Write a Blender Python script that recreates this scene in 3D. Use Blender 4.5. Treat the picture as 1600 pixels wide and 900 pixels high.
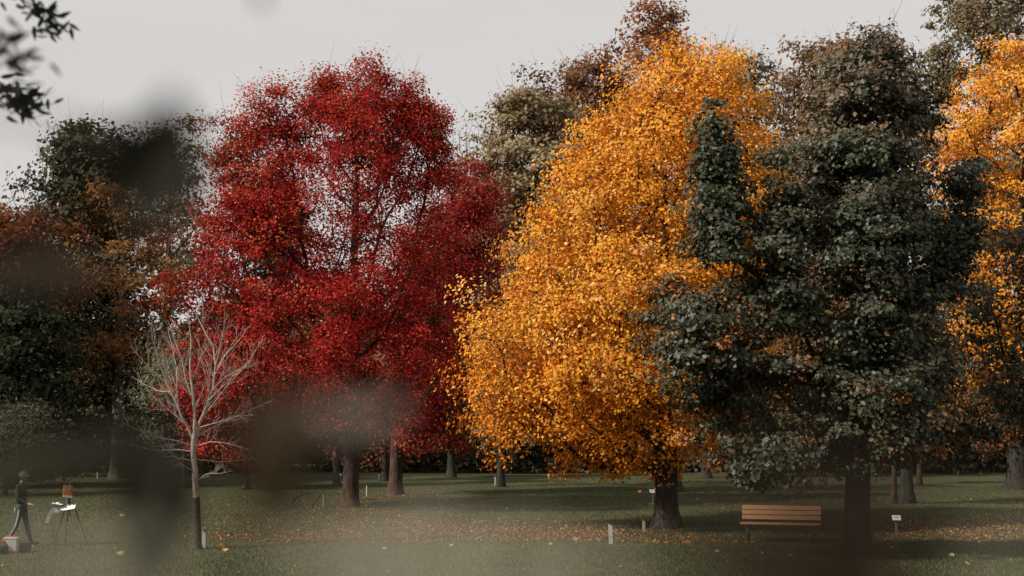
import bpy, bmesh, math
import numpy as np
from mathutils import Vector, Matrix

sc = bpy.context.scene
for o in list(bpy.data.objects):
    bpy.data.objects.remove(o, do_unlink=True)
C = sc.collection

# ------------------------------------------------------------------ camera
FPX = 1600 * 50 / 36.0            # focal length in photo pixels
CAM_H = 3.03                      # the photographer stands on a low knoll
TILT = math.atan(200 / FPX)
cam_d = bpy.data.cameras.new('camera')
cam_d.lens = 50; cam_d.sensor_width = 36; cam_d.clip_start = 0.05; cam_d.clip_end = 3000
cam_d.dof.use_dof = True; cam_d.dof.focus_distance = 42.0; cam_d.dof.aperture_fstop = 1.8
cam = bpy.data.objects.new('camera', cam_d); C.objects.link(cam)
cam.location = (0, 0, CAM_H); cam.rotation_euler = (math.pi / 2 + TILT, 0, 0)
sc.camera = cam

# ------------------------------------------------------------------ light
SUN_EL, SUN_AZ = math.radians(36), math.radians(-114)     # azimuth clockwise from +Y (view direction)
s_dir = Vector((math.sin(SUN_AZ) * math.cos(SUN_EL), math.cos(SUN_AZ) * math.cos(SUN_EL), math.sin(SUN_EL)))
sun_d = bpy.data.lights.new('sun', 'SUN'); sun_d.energy = 5.0; sun_d.angle = math.radians(1.5); sun_d.color = (1.0, 0.92, 0.80)
sun = bpy.data.objects.new('sun', sun_d); C.objects.link(sun)
sun.rotation_euler = (-s_dir).to_track_quat('-Z', 'Y').to_euler()
sun.location = (-30, -20, 40)

w = bpy.data.worlds.new('World'); sc.world = w; w.use_nodes = True
nt = w.node_tree; nt.nodes.clear()
N_ = nt.nodes.new; L_ = nt.links.new
out = N_('ShaderNodeOutputWorld'); bg = N_('ShaderNodeBackground'); bg.inputs['Strength'].default_value = 0.1
sky = N_('ShaderNodeTexSky'); sky.sky_type = 'NISHITA'; sky.sun_disc = False
sky.sun_elevation = SUN_EL; sky.sun_rotation = SUN_AZ; sky.air_density = 1.0; sky.dust_density = 4.0
tc = N_('ShaderNodeTexCoord'); mp = N_('ShaderNodeMapping'); mp.inputs['Scale'].default_value = (1.2, 1.2, 5.0)
no = N_('ShaderNodeTexNoise'); no.inputs['Scale'].default_value = 1.7; no.inputs['Detail'].default_value = 5; no.inputs['Roughness'].default_value = 0.5
rp = N_('ShaderNodeValToRGB')
rp.color_ramp.elements[0].position = 0.30; rp.color_ramp.elements[0].color = (0.90, 0.872, 0.85, 1)
rp.color_ramp.elements[1].position = 0.72; rp.color_ramp.elements[1].color = (1.0, 0.970, 0.945, 1)
sc_ = N_('ShaderNodeVectorMath'); sc_.operation = 'SCALE'; sc_.inputs['Scale'].default_value = 6.85
mx = N_('ShaderNodeMixRGB'); mx.inputs[0].default_value = 0.97
L_(tc.outputs['Generated'], mp.inputs['Vector']); L_(mp.outputs[0], no.inputs['Vector']); L_(no.outputs['Fac'], rp.inputs[0])
L_(rp.outputs[0], sc_.inputs[0]); L_(sky.outputs[0], mx.inputs[1]); L_(sc_.outputs[0], mx.inputs[2])
L_(mx.outputs[0], bg.inputs['Color']); L_(bg.outputs[0], out.inputs['Surface'])

sc.view_settings.view_transform = 'Standard'; sc.view_settings.look = 'None'
sc.view_settings.exposure = 0.08; sc.view_settings.gamma = 1.0; sc.view_settings.use_curve_mapping = False
sc.render.engine = 'CYCLES'
sc.cycles.use_denoising = True
sc.cycles.max_bounces = 6; sc.cycles.diffuse_bounces = 3; sc.cycles.glossy_bounces = 2
sc.cycles.transmission_bounces = 3; sc.cycles.transparent_max_bounces = 4
sc.cycles.sample_clamp_indirect = 4.0

# ------------------------------------------------------------------ pixels to places
_f = np.array([0, math.cos(TILT), math.sin(TILT)]); _u = np.array([0, -math.sin(TILT), math.cos(TILT)]); _r = np.array([1.0, 0, 0])
EYE = np.array([0, 0, CAM_H])
def ray(px, py):
    return _f + _r * ((px - 800) / FPX) + _u * ((450 - py) / FPX)
def ground(px, py, z=0.0):
    d = ray(px, py); return EYE + d * ((z - CAM_H) / d[2])
def at(px, py, Y):
    d = ray(px, py); return EYE + d * (Y / d[1])
def to_px(P):
    """world points -> photo pixels (for placing leaf litter where the photo shows it)"""
    q = P - EYE; z = q @ _f
    return 800 + FPX * (q @ _r) / z, 450 - FPX * (q @ _u) / z

# ------------------------------------------------------------------ objects
def link(name, mesh, mat=None, parent=None):
    o = bpy.data.objects.new(name, mesh); C.objects.link(o)
    if mat is not None and mesh is not None:
        for m in (mat if isinstance(mat, (list, tuple)) else [mat]):
            mesh.materials.append(m)
    if parent is not None:
        o.parent = parent
    return o
def tag(o, label=None, cat=None, group=None, kind=None):
    if label: o['label'] = label
    if cat: o['category'] = cat
    if group: o['group'] = group
    if kind: o['kind'] = kind
    return o
def thing(name, label, cat, loc=(0, 0, 0), rz=0.0, group=None):
    o = bpy.data.objects.new(name, None); C.objects.link(o); o.empty_display_size = 0.1
    o.location = tuple(float(v) for v in loc); o.rotation_euler = (0, 0, rz)
    return tag(o, label, cat, group)

def mesh_np(name, V, faces_len, loops, smooth=False, cols=None):
    """mesh from numpy: V (n,3); faces_len (m,), loops flat vertex indices; cols per face (m,3)"""
    me = bpy.data.meshes.new(name)
    me.vertices.add(len(V)); me.vertices.foreach_set('co', np.ascontiguousarray(V, dtype=np.float32).ravel())
    me.loops.add(len(loops)); me.loops.foreach_set('vertex_index', np.ascontiguousarray(loops, dtype=np.int32))
    st = np.zeros(len(faces_len), dtype=np.int32); st[1:] = np.cumsum(faces_len)[:-1]
    me.polygons.add(len(faces_len)); me.polygons.foreach_set('loop_start', st)
    if smooth: me.polygons.foreach_set('use_smooth', np.ones(len(faces_len), dtype=bool))
    if cols is not None:
        a = me.attributes.new('Col', 'FLOAT_COLOR', 'FACE')
        c4 = np.ones((len(faces_len), 4), dtype=np.float32); c4[:, :3] = cols
        a.data.foreach_set('color', c4.ravel())
    me.update(calc_edges=True)
    return me

class MB:
    """collects shapes of one part into one mesh"""
    def __init__(self): self.V = []; self.F = []
    def add(self, V, F):
        b = len(self.V); self.V += [tuple(map(float, v)) for v in V]; self.F += [tuple(i + b for i in f) for f in F]; return self
    def box(self, c, s, R=None, bev=0.0):
        x, y, z = s[0] / 2, s[1] / 2, s[2] / 2
        bm = bmesh.new(); bmesh.ops.create_cube(bm, size=1.0)
        for v in bm.verts: v.co = Vector((v.co.x * s[0], v.co.y * s[1], v.co.z * s[2]))
        if bev: bmesh.ops.bevel(bm, geom=list(bm.edges), offset=bev, segments=2, affect='EDGES', profile=0.6)
        bm.verts.index_update()
        M = R if R is not None else Matrix.Identity(3)
        V = [Vector(c) + M @ v.co for v in bm.verts]; F = [[v.index for v in f.verts] for f in bm.faces]
        bm.free(); return self.add(V, F)
    def tube(self, pts, rad, n=8, cap=True):
        V, F = tube_geo(np.array(pts, float), np.array(rad, float) if hasattr(rad, '__len__') else np.full(len(pts), float(rad)), n)
        b = len(V) // n
        if cap: F = F + [tuple(range(n))[::-1], tuple(range((b - 1) * n, b * n))]
        return self.add(V, F)
    def ball(self, c, r, sub=2, sq=(1, 1, 1)):
        bm = bmesh.new(); bmesh.ops.create_icosphere(bm, subdivisions=sub, radius=1.0); bm.verts.index_update()
        V = [(c[0] + v.co.x * r * sq[0], c[1] + v.co.y * r * sq[1], c[2] + v.co.z * r * sq[2]) for v in bm.verts]
        F = [[v.index for v in f.verts] for f in bm.faces]; bm.free(); return self.add(V, F)
    def build(self, name, mat, parent=None, smooth=False):
        me = bpy.data.meshes.new(name); me.from_pydata(self.V, [], self.F); me.update()
        if smooth: me.polygons.foreach_set('use_smooth', np.ones(len(me.polygons), dtype=bool)); me.update()
        return link(name, me, mat, parent)

def tube_geo(P, R, n):
    T = np.gradient(P, axis=0); T /= np.linalg.norm(T, axis=1)[:, None] + 1e-9
    m = T.mean(0); ref = np.array([1.0, 0, 0]) if abs(m[0]) < 0.6 * np.linalg.norm(m) + 1e-6 else np.array([0, 1.0, 0])
    U = np.cross(T, ref); U /= np.linalg.norm(U, axis=1)[:, None] + 1e-9
    W = np.cross(T, U)
    a = np.arange(n) * 2 * math.pi / n
    V = P[:, None, :] + R[:, None, None] * (np.cos(a)[None, :, None] * U[:, None, :] + np.sin(a)[None, :, None] * W[:, None, :])
    k = len(P); F = []
    for i in range(k - 1):
        for j in range(n):
            j2 = (j + 1) % n
            F.append((i * n + j, i * n + j2, (i + 1) * n + j2, (i + 1) * n + j))
    return V.reshape(-1, 3), F

class TubeBatch:
    """many tubes in one mesh, numpy speed"""
    def __init__(self): self.V = []; self.I = []; self.n = 0
    def add(self, P, R, sides):
        V, _ = None, None
        k = len(P)
        T = np.gradient(P, axis=0); T /= np.linalg.norm(T, axis=1)[:, None] + 1e-9
        m = T.mean(0); ref = np.array([1.0, 0, 0]) if abs(m[0]) < 0.6 * np.linalg.norm(m) + 1e-6 else np.array([0, 1.0, 0])
        U = np.cross(T, ref); U /= np.linalg.norm(U, axis=1)[:, None] + 1e-9
        W = np.cross(T, U); a = np.arange(sides) * 2 * math.pi / sides
        V = P[:, None, :] + R[:, None, None] * (np.cos(a)[None, :, None] * U[:, None, :] + np.sin(a)[None, :, None] * W[:, None, :])
        i = np.arange(k - 1)[:, None] * sides; j = np.arange(sides)[None, :]; j2 = (j + 1) % sides
        Q = np.stack([i + j, i + j2, i + sides + j2, i + sides + j], -1).reshape(-1, 4) + self.n
        self.V.append(V.reshape(-1, 3)); self.I.append(Q); self.n += k * sides
    def mesh(self, name):
        V = np.concatenate(self.V); Q = np.concatenate(self.I)
        return mesh_np(name, V, np.full(len(Q), 4, dtype=np.int32), Q.ravel(), smooth=True)

# ------------------------------------------------------------------ materials
def nodes_of(m):
    m.use_nodes = True; t = m.node_tree; t.nodes.clear(); return t, t.nodes.new, t.links.new
def mat_leaf(name, rough=0.45, transl=0.35, spec=0.45, tint=(1.25, 1.1, 0.7)):
    m = bpy.data.materials.new(name); t, N, L = nodes_of(m)
    o = N('ShaderNodeOutputMaterial'); p = N('ShaderNodeBsdfPrincipled'); tr = N('ShaderNodeBsdfTranslucent'); mixs = N('ShaderNodeMixShader')
    a = N('ShaderNodeAttribute'); a.attribute_name = 'Col'
    ml = N('ShaderNodeMixRGB'); ml.blend_type = 'MULTIPLY'; ml.inputs[0].default_value = 1; ml.inputs[2].default_value = (*tint, 1)
    L(a.outputs['Color'], p.inputs['Base Color']); L(a.outputs['Color'], ml.inputs[1]); L(ml.outputs[0], tr.inputs['Color'])
    p.inputs['Roughness'].default_value = rough; p.inputs['Specular IOR Level'].default_value = spec
    mixs.inputs[0].default_value = transl
    L(p.outputs[0], mixs.inputs[1]); L(tr.outputs[0], mixs.inputs[2]); L(mixs.outputs[0], o.inputs['Surface'])
    return m
def mat_plain_leaf(name, c1, c2, rough=0.7, transl=0.12):
    m = bpy.data.materials.new(name); t, N, L = nodes_of(m)
    o = N('ShaderNodeOutputMaterial'); p = N('ShaderNodeBsdfPrincipled'); tr = N('ShaderNodeBsdfTranslucent'); mixs = N('ShaderNodeMixShader')
    tcn = N('ShaderNodeTexCoord'); n = N('ShaderNodeTexNoise'); n.inputs['Scale'].default_value = 40; n.inputs['Detail'].default_value = 4
    mr = N('ShaderNodeMixRGB'); mr.inputs[1].default_value = (*c1, 1); mr.inputs[2].default_value = (*c2, 1)
    L(tcn.outputs['Object'], n.inputs['Vector']); L(n.outputs['Fac'], mr.inputs[0]); L(mr.outputs[0], p.inputs['Base Color']); L(mr.outputs[0], tr.inputs['Color'])
    p.inputs['Roughness'].default_value = rough; p.inputs['Specular IOR Level'].default_value = 0.12; mixs.inputs[0].default_value = transl
    L(p.outputs[0], mixs.inputs[1]); L(tr.outputs[0], mixs.inputs[2]); L(mixs.outputs[0], o.inputs['Surface'])
    return m
def mat_bark(name, c1, c2, sx=14, sz=2.2, bump=0.9):
    m = bpy.data.materials.new(name); t, N, L = nodes_of(m)
    o = N('ShaderNodeOutputMaterial'); p = N('ShaderNodeBsdfPrincipled'); p.inputs['Roughness'].default_value = 0.9; p.inputs['Specular IOR Level'].default_value = 0.15
    g = N('ShaderNodeNewGeometry'); mpn = N('ShaderNodeMapping'); mpn.inputs['Scale'].default_value = (sx, sx, sz)
    n = N('ShaderNodeTexNoise'); n.inputs['Scale'].default_value = 1.0; n.inputs['Detail'].default_value = 6; n.inputs['Roughness'].default_value = 0.65
    n2 = N('ShaderNodeTexNoise'); n2.inputs['Scale'].default_value = 0.9; n2.inputs['Detail'].default_value = 3
    r = N('ShaderNodeValToRGB'); r.color_ramp.elements[0].position = 0.35; r.color_ramp.elements[1].position = 0.65
    r.color_ramp.elements[0].color = (*c1, 1); r.color_ramp.elements[1].color = (*c2, 1)
    m2 = N('ShaderNodeMixRGB'); m2.blend_type = 'MULTIPLY'; m2.inputs[0].default_value = 0.5
    b = N('ShaderNodeBump'); b.inputs['Strength'].default_value = bump; b.inputs['Distance'].default_value = 0.03
    L(g.outputs['Position'], mpn.inputs['Vector']); L(mpn.outputs[0], n.inputs['Vector']); L(g.outputs['Position'], n2.inputs['Vector'])
    L(n.outputs['Fac'], r.inputs[0]); L(r.outputs[0], m2.inputs[1]); L(n2.outputs['Color'], m2.inputs[2]); L(m2.outputs[0], p.inputs['Base Color'])
    L(n.outputs['Fac'], b.inputs['Height']); L(b.outputs[0], p.inputs['Normal']); L(p.outputs[0], o.inputs['Surface'])
    return m
def mat_plain(name, c, rough=0.6, var=0.25, scale=18.0, metal=0.0, grain=None):
    m = bpy.data.materials.new(name); t, N, L = nodes_of(m)
    o = N('ShaderNodeOutputMaterial'); p = N('ShaderNodeBsdfPrincipled'); p.inputs['Roughness'].default_value = rough; p.inputs['Metallic'].default_value = metal
    tcn = N('ShaderNodeTexCoord'); mpn = N('ShaderNodeMapping'); mpn.inputs['Scale'].default_value = grain or (1, 1, 1)
    n = N('ShaderNodeTexNoise'); n.inputs['Scale'].default_value = scale; n.inputs['Detail'].default_value = 5
    mr = N('ShaderNodeMixRGB'); mr.inputs[1].default_value = (*[v * (1 - var) for v in c], 1); mr.inputs[2].default_value = (*[min(1, v * (1 + var)) for v in c], 1)
    L(tcn.outputs['Object'], mpn.inputs['Vector']); L(mpn.outputs[0], n.inputs['Vector']); L(n.outputs['Fac'], mr.inputs[0]); L(mr.outputs[0], p.inputs['Base Color']); L(p.outputs[0], o.inputs['Surface'])
    return m
def mat_ground():
    m = bpy.data.materials.new('lawn_ground'); t, N, L = nodes_of(m)
    o = N('ShaderNodeOutputMaterial'); p = N('ShaderNodeBsdfPrincipled'); p.inputs['Roughness'].default_value = 0.95; p.inputs['Specular IOR Level'].default_value = 0.1
    g = N('ShaderNodeNewGeometry')
    n1 = N('ShaderNodeTexNoise'); n1.inputs['Scale'].default_value = 0.35; n1.inputs['Detail'].default_value = 5
    n2 = N('ShaderNodeTexNoise'); n2.inputs['Scale'].default_value = 6.0; n2.inputs['Detail'].default_value = 8; n2.inputs['Roughness'].default_value = 0.7
    r1 = N('ShaderNodeValToRGB'); e = r1.color_ramp.elements
    e[0].position = 0.32; e[0].color = (0.062, 0.057, 0.030, 1); e[1].position = 0.68; e[1].color = (0.050, 0.066, 0.031, 1)
    r2 = N('ShaderNodeValToRGB'); e = r2.color_ramp.elements
    e[0].position = 0.34; e[0].color = (0.028, 0.032, 0.014, 1); e[1].position = 0.70; e[1].color = (0.118, 0.116, 0.060, 1)
    mr = N('ShaderNodeMixRGB'); mr.inputs[0].default_value = 0.5
    b = N('ShaderNodeBump'); b.inputs['Strength'].default_value = 0.8; b.inputs['Distance'].default_value = 0.05
    L(g.outputs['Position'], n1.inputs['Vector']); L(g.outputs['Position'], n2.inputs['Vector'])
    L(n1.outputs['Fac'], r1.inputs[0]); L(n2.outputs['Fac'], r2.inputs[0]); L(r1.outputs[0], mr.inputs[1]); L(r2.outputs[0], mr.inputs[2])
    L(mr.outputs[0], p.inputs['Base Color']); L(n2.outputs['Fac'], b.inputs['Height']); L(b.outputs[0], p.inputs['Normal']); L(p.outputs[0], o.inputs['Surface'])
    return m

LEAF = mat_leaf('leaf_maple', rough=0.7, transl=0.26, spec=0.10); LEAF_GLOSS = mat_leaf('leaf_glossy', rough=0.52, transl=0.18, spec=0.38, tint=(1.1, 1.15, 0.6))
LEAF_DRY = mat_leaf('leaf_dry', rough=0.6, transl=0.2, spec=0.3)
GRASS = mat_leaf('grass_blade', rough=0.6, transl=0.3, spec=0.2)
BARK_RED = mat_bark('bark_brown', (0.032, 0.022, 0.018), (0.125, 0.08, 0.062))
BARK_DARK = mat_bark('bark_dark', (0.02, 0.018, 0.016), (0.075, 0.062, 0.052))
BARK_GREY = mat_bark('bark_grey', (0.08, 0.065, 0.055), (0.26, 0.21, 0.175))
BARK_PALE = mat_bark('bark_pale', (0.30, 0.245, 0.21), (0.56, 0.47, 0.40), sx=20, sz=9, bump=0.4)

# ------------------------------------------------------------------ ground
def ground_z(x, y):
    t = np.clip((20.0 - y) / 16.0, 0, 1); knoll = 1.42 * (t * t * (3 - 2 * t))
    return knoll + 0.035 * np.sin(x * 0.31 + 1.0) * np.sin(y * 0.23) + 0.02 * np.sin(x * 0.9 + y * 0.7)
gx = np.concatenate([np.linspace(-900, -62, 14)[:-1], np.linspace(-62, 62, 156), np.linspace(62, 900, 14)[1:]])
gy = np.concatenate([np.linspace(-200, -8, 6)[:-1], np.linspace(-8, 112, 150), np.linspace(112, 1500, 14)[1:]])
GX, GY = np.meshgrid(gx, gy); GZ = ground_z(GX, GY)
nx, ny = len(gx), len(gy)
ii, jj = np.meshgrid(np.arange(nx - 1), np.arange(ny - 1)); b_ = (jj * nx + ii).ravel()
Q = np.stack([b_, b_ + 1, b_ + nx + 1, b_ + nx], -1)
tag(link('ground', mesh_np('ground', np.stack([GX, GY, GZ], -1).reshape(-1, 3), np.full(len(Q), 4, np.int32), Q.ravel(), smooth=True), mat_ground()), kind='structure')
def gpt(px, py):
    p = ground(px, py); p[2] = ground_z(p[0], p[1]); return p

# ------------------------------------------------------------------ leaves
def tmpl(half, fold=0.16):
    """leaf outline from its right half (first and last point on the midrib): two folded halves"""
    h = np.array(half, float); n = len(h)
    V = [(x, y, fold * x) for x, y in h] + [(-x, y, fold * x) for x, y in h[1:-1]]
    r = list(range(n)); l = [0] + [n + i for i in range(n - 2)] + [n - 1]
    return np.array(V), [r, l[::-1]]
T_SIMPLE = tmpl([(0, -.5), (.36, -.05), (0, .55)])
T_TRI = (np.array([(-.42, -.4, 0), (.42, -.4, .05), (.05, .6, .12)]), [[0, 1, 2]])
T_OVAL = tmpl([(0, -.5), (.30, -.2), (.26, .2), (0, .6)])
T_DART = tmpl([(0, -.42), (.52, -.12), (.19, .10), (0, .60)])
T_MAPLE = tmpl([(0, -.42), (.52, -.20), (.24, .0), (.40, .30), (0, .60)])
T_MAPLE5 = tmpl([(0, -.42), (.26, -.40), (.56, -.12), (.30, .0), (.44, .32), (.15, .24), (0, .62)])
T_WILLOW = tmpl([(0, -.5), (.13, -.2), (.12, .15), (0, .6)])

def leaf_mesh(name, P, Nn, size, tm, cols, rng):
    TV, TF = tm; n = len(P); k = len(TV)
    Nn = Nn / (np.linalg.norm(Nn, axis=1)[:, None] + 1e-9)
    R = rng.normal(size=(n, 3)); t = R - (R * Nn).sum(1)[:, None] * Nn; t /= np.linalg.norm(t, axis=1)[:, None] + 1e-9
    b = np.cross(Nn, t); s = size[:, None, None]
    V = P[:, None, :] + s * (TV[None, :, 0:1] * t[:, None, :] + TV[None, :, 1:2] * b[:, None, :] + TV[None, :, 2:3] * Nn[:, None, :])
    fl = np.tile(np.array([len(f) for f in TF], np.int32), n)
    lp = (np.concatenate([np.array(f) for f in TF])[None, :] + (np.arange(n) * k)[:, None]).ravel()
    return mesh_np(name, V.reshape(-1, 3), fl, lp, cols=np.repeat(cols, len(TF), axis=0))

def pick(pal, n, rng, clump=None, coh=0.6):
    """leaf colours from a weighted palette, partly coherent within a clump"""
    c = np.array([p[:3] for p in pal], float); wgt = np.array([p[3] for p in pal], float); wgt /= wgt.sum()
    idx = rng.choice(len(pal), n, p=wgt)
    if clump is not None:
        ci = rng.choice(len(pal), clump.max() + 1, p=wgt); use = rng.random(n) < coh; idx = np.where(use, ci[clump], idx)
    col = c[idx] * (1 + rng.normal(0, 0.16, (n, 1))) * (1 + rng.normal(0, 0.05, (n, 3)))
    return np.clip(col, 0.003, 0.9)

# ------------------------------------------------------------------ trees
def sample_lobe(lobe, Y0, rng):
    pr = np.array(lobe['prof'], float); Y = Y0 + lobe.get('dy', 0.0); n = lobe['n']
    pc = (pr[:, 1] + pr[:, 2]) / 2
    W = np.array([at(p[2], p[0], Y) for p in pr]); Wl = np.array([at(p[1], p[0], Y) for p in pr])
    z = W[:, 2][::-1]; xr = W[:, 0][::-1]; xl = Wl[:, 0][::-1]
    zz = np.linspace(z[0], z[-1], 80); hw = (np.interp(zz, z, xr) - np.interp(zz, z, xl)) / 2
    wt = hw ** lobe.get('we', 1.25) + 0.02; zs = rng.choice(zz, n, p=wt / wt.sum()) + rng.normal(0, 0.12, n)
    zs = np.clip(zs, z[0], z[-1])
    R = np.interp(zs, z, xr); Lx = np.interp(zs, z, xl); h = (R - Lx) / 2; cx = (R + Lx) / 2
    bs = lobe.get('bs', 0.45); nbg = max(6, int(n / lobe.get('npb', 8))); shr = np.maximum(h - lobe.get('sh', 0.75) * bs, 0.3 * h) / h; h = h * shr
    hmax = hw.max() * lobe.get('dr', 0.85); hd = np.minimum(h * lobe.get('dr', 0.85) * 1.15, hmax)
    ph = rng.random(n) * 2 * math.pi; rr = rng.random(n) ** lobe.get('pw', 0.42)
    # bulges along the outside so that the outline is uneven
    bul = 1 + lobe.get('lump', 0.10) * (np.sin(3 * ph + zs * .45 + lobe['n']) * 0.4 + rng.normal(0, .45, n))
    x = cx + h * rr * np.cos(ph) * bul; y = Y + hd * rr * np.sin(ph) * bul
    B = np.stack([x, y, zs], -1); O = np.stack([np.cos(ph) * rr, np.sin(ph) * rr, np.zeros(n)], -1)
    # leaf clumps gather on boughs, which gives lit and shaded masses with gaps between
    k = rng.integers(0, nbg, n); loose = rng.random(n) < lobe.get('loose', 0.22)
    g = np.clip(rng.normal(size=(n, 3)), -2, 2) * np.array([1, 1, lobe.get('bz', .8)]) * bs * (.7 + .6 * rng.random(nbg)[k])[:, None]
    P = np.where(loose[:, None], B, B[k] + g); P[:, 2] = np.clip(P[:, 2], z[0] - .2, z[-1] - .05 * rng.random(n) * bs * 8)
    out_ = np.where(loose[:, None], O, .55 * O[k] + .6 * g / (bs + 1e-6))
    return P, out_

def grow(trunk, targets, rng, rise=0.55, seg=0.8):
    """branches grown greedily from the trunk out to every leaf clump; returns nodes, parents, first-order branch id"""
    pos = [p for p in trunk]; par = [-1] + list(range(len(trunk) - 1)); bid = [-1] * len(trunk)
    nmax = len(trunk) + len(targets) * 30; A = np.zeros((nmax, 3)); A[:len(pos)] = trunk; cnt = len(pos); nb = 0
    ax = trunk[:, :2].mean(0)
    d0 = np.linalg.norm(targets[:, :2] - ax, axis=1) + 0.25 * np.abs(targets[:, 2] - trunk[len(trunk) // 2, 2])
    skip = max(2, int(len(trunk) * 0.28)); tips = []
    for ti in np.argsort(d0):
        t = targets[ti]; D = t - A[:cnt]; hz = np.hypot(D[:, 0], D[:, 1]); d = np.sqrt(hz ** 2 + D[:, 2] ** 2)
        cost = d + 1.6 * np.maximum(0, rise * hz - D[:, 2]); cost[:skip] += 3 * (skip - np.arange(skip)) / skip + 0.5
        k = int(np.argmin(cost)); a = A[k]; L = d[k]; m = max(1, min(28, int(L / seg)))
        dirn = (t - a) / (L + 1e-6); out_ = np.array([dirn[0], dirn[1], 0.0]) * 0.35 + np.array([0, 0, -0.06])
        prev = k
        if k < len(trunk): b = nb; nb += 1
        else: b = bid[k]
        for i in range(1, m + 1):
            f = i / m; p = a + (t - a) * f + out_ * L * f * (1 - f) + (rng.normal(0, 0.05, 3) * min(1, L) if i < m else 0)
            A[cnt] = p; par.append(prev); bid.append(b); prev = cnt; cnt += 1
        tips.append(prev)
    return A[:cnt], np.array(par), np.array(bid), tips

def make_tree(name, label, cat, trunk_px, base_py=None, Y=None, tw=20, lobes=(), top_py=100, leaf=(T_SIMPLE, .10, 40), cl=0.45, bark=None, mat=None,
              seed=1, group=None, nbranch=12, lean=(0, 0), rise=0.55, flare=1.6, tip_r=0.008, flat=0.5, up=0.6, bid_min=8, single=0, bbark=None):
    rng = np.random.default_rng(seed)
    mat = mat or LEAF; bark = bark or BARK_DARK
    base = gpt(trunk_px, base_py) if base_py else at(trunk_px, 700, Y)
    base[2] = ground_z(base[0], base[1]); Y0 = base[1]
    R0 = tw * Y0 / FPX / 2.0
    top = at(trunk_px + lean[0], top_py, Y0 + lean[1]); nT = max(8, int((top[2] - base[2]) / 0.5))
    f = np.linspace(0, 1, nT); wob = np.cumsum(rng.normal(0, 0.035, (nT, 2)), axis=0) * (f[:, None] ** 0.7)
    trunk = base + (top - base) * f[:, None]; trunk[:, :2] += wob
    T = []; Od = []; LI = []
    for li, lb in enumerate(lobes):
        t_, o_ = sample_lobe(lb, Y0, rng); T.append(t_); Od.append(o_); LI.append(np.full(len(t_), li))
    targets = np.concatenate(T); Od = np.concatenate(Od); LI = np.concatenate(LI)
    A, par, bid, tips = grow(trunk, targets, rng, rise)
    cnt = np.zeros(len(A)); cnt[tips] = 1
    for i in range(len(A) - 1, 0, -1): cnt[par[i]] += cnt[i]
    cnt = np.maximum(cnt, 0.6); e = math.log(R0 / tip_r) / math.log(max(4, cnt[0])); e = min(max(e, 0.3), 0.62)
    rad = tip_r * cnt ** e; rad *= 1.0
    root = thing(name, label, cat, base, 0, group)
    off = base.copy()
    # trunk with root flare
    rt = np.maximum(rad[:nT], R0 * np.clip(1 - f * 1.02, 0.03, 1) ** 0.8 * 0.9); rt = np.minimum(rt, R0)
    hgt = trunk[:, 2] - base[2]
    fl_f = np.concatenate([np.array([-0.15, 0.0, 0.12, 0.28, 0.5, 0.8]), hgt[hgt > 1.1]]); 
    PT = np.stack([np.interp(fl_f, hgt, trunk[:, k]) for k in range(3)], -1); PT[:, 2] = base[2] + fl_f
    RT = np.interp(fl_f, hgt, rt) * (1 + (flare - 1) * np.exp(-np.maximum(fl_f, 0) / 0.28))
    ns = 14; a = np.arange(ns) * 2 * math.pi / ns; ph = rng.random(3) * 6
    lob = 1 + (0.10 * np.cos(5 * a + ph[0]) + 0.07 * np.cos(3 * a + ph[1]))[None, :] * np.exp(-np.maximum(fl_f, 0) / 0.5)[:, None] + 0.035 * np.sin(7 * a[None, :] + fl_f[:, None] * 0.8 + ph[2]) + rng.normal(0, 0.012, (len(fl_f), ns))
    V = PT[:, None, :] + (RT[:, None] * lob)[:, :, None] * np.stack([np.cos(a), np.sin(a), np.zeros(ns)], -1)[None]
    i = np.arange(len(fl_f) - 1)[:, None] * ns; j = np.arange(ns)[None]; j2 = (j + 1) % ns
    Qd = np.stack([i + j, i + j2, i + ns + j2, i + ns + j], -1).reshape(-1, 4)
    link('trunk', mesh_np('trunk', V.reshape(-1, 3) - off, np.full(len(Qd), 4, np.int32), Qd.ravel(), smooth=True), bark, root)
    # chains of branch nodes
    ch = [[] for _ in range(len(A))]
    for k in range(1, len(A)): ch[par[k]].append(k)
    weight = {}
    for k in range(nT, len(A)):
        if par[k] < nT: weight[bid[k]] = weight.get(bid[k], 0) + cnt[k]
    big = [b for b, c in sorted(weight.items(), key=lambda q: -q[1])[:nbranch] if c >= bid_min]
    bat = {b: TubeBatch() for b in big}; tw_b = TubeBatch()
    starts = [k for k in range(nT, len(A)) if par[k] < nT or k != max(ch[par[k]], key=lambda q: cnt[q])]
    for s0 in starts:
        c = [par[s0], s0]; k = s0
        while ch[k]:
            k = max(ch[k], key=lambda q: cnt[q]); c.append(k)
        r = rad[c].copy(); r[0] = r[1]; P = A[c] - off
        (bat.get(bid[s0]) or tw_b).add(P, r, 6 if r[0] > 0.03 else 3)
    for b in big:
        if bat[b].n: link('branch', bat[b].mesh('branch'), bbark or bark, root)
    # bare shoots standing out of the crown
    oz = targets[:, 2] + 0.6 * np.linalg.norm(Od[:, :2], axis=1) * 2
    for k in rng.choice(len(targets), int(min(90, len(targets) * .22)), replace=False, p=(lambda v: v / v.sum())(np.maximum(oz - np.quantile(oz, .45), 0) ** 2 + 1e-6)):
        ln = (.5 + .8 * rng.random()) * (1.5 if tip_r > .01 else 1); dv = np.array([Od[k, 0] * .6, Od[k, 1] * .4, 1.0]) + rng.normal(0, .2, 3); dv /= np.linalg.norm(dv)
        q = np.linspace(0, 1, 5)[:, None]; tw_b.add(targets[k] - off + dv * ln * q + rng.normal(0, .03, (5, 3)) * q, tip_r * .8 * (1 - .7 * q[:, 0]), 3)
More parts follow.
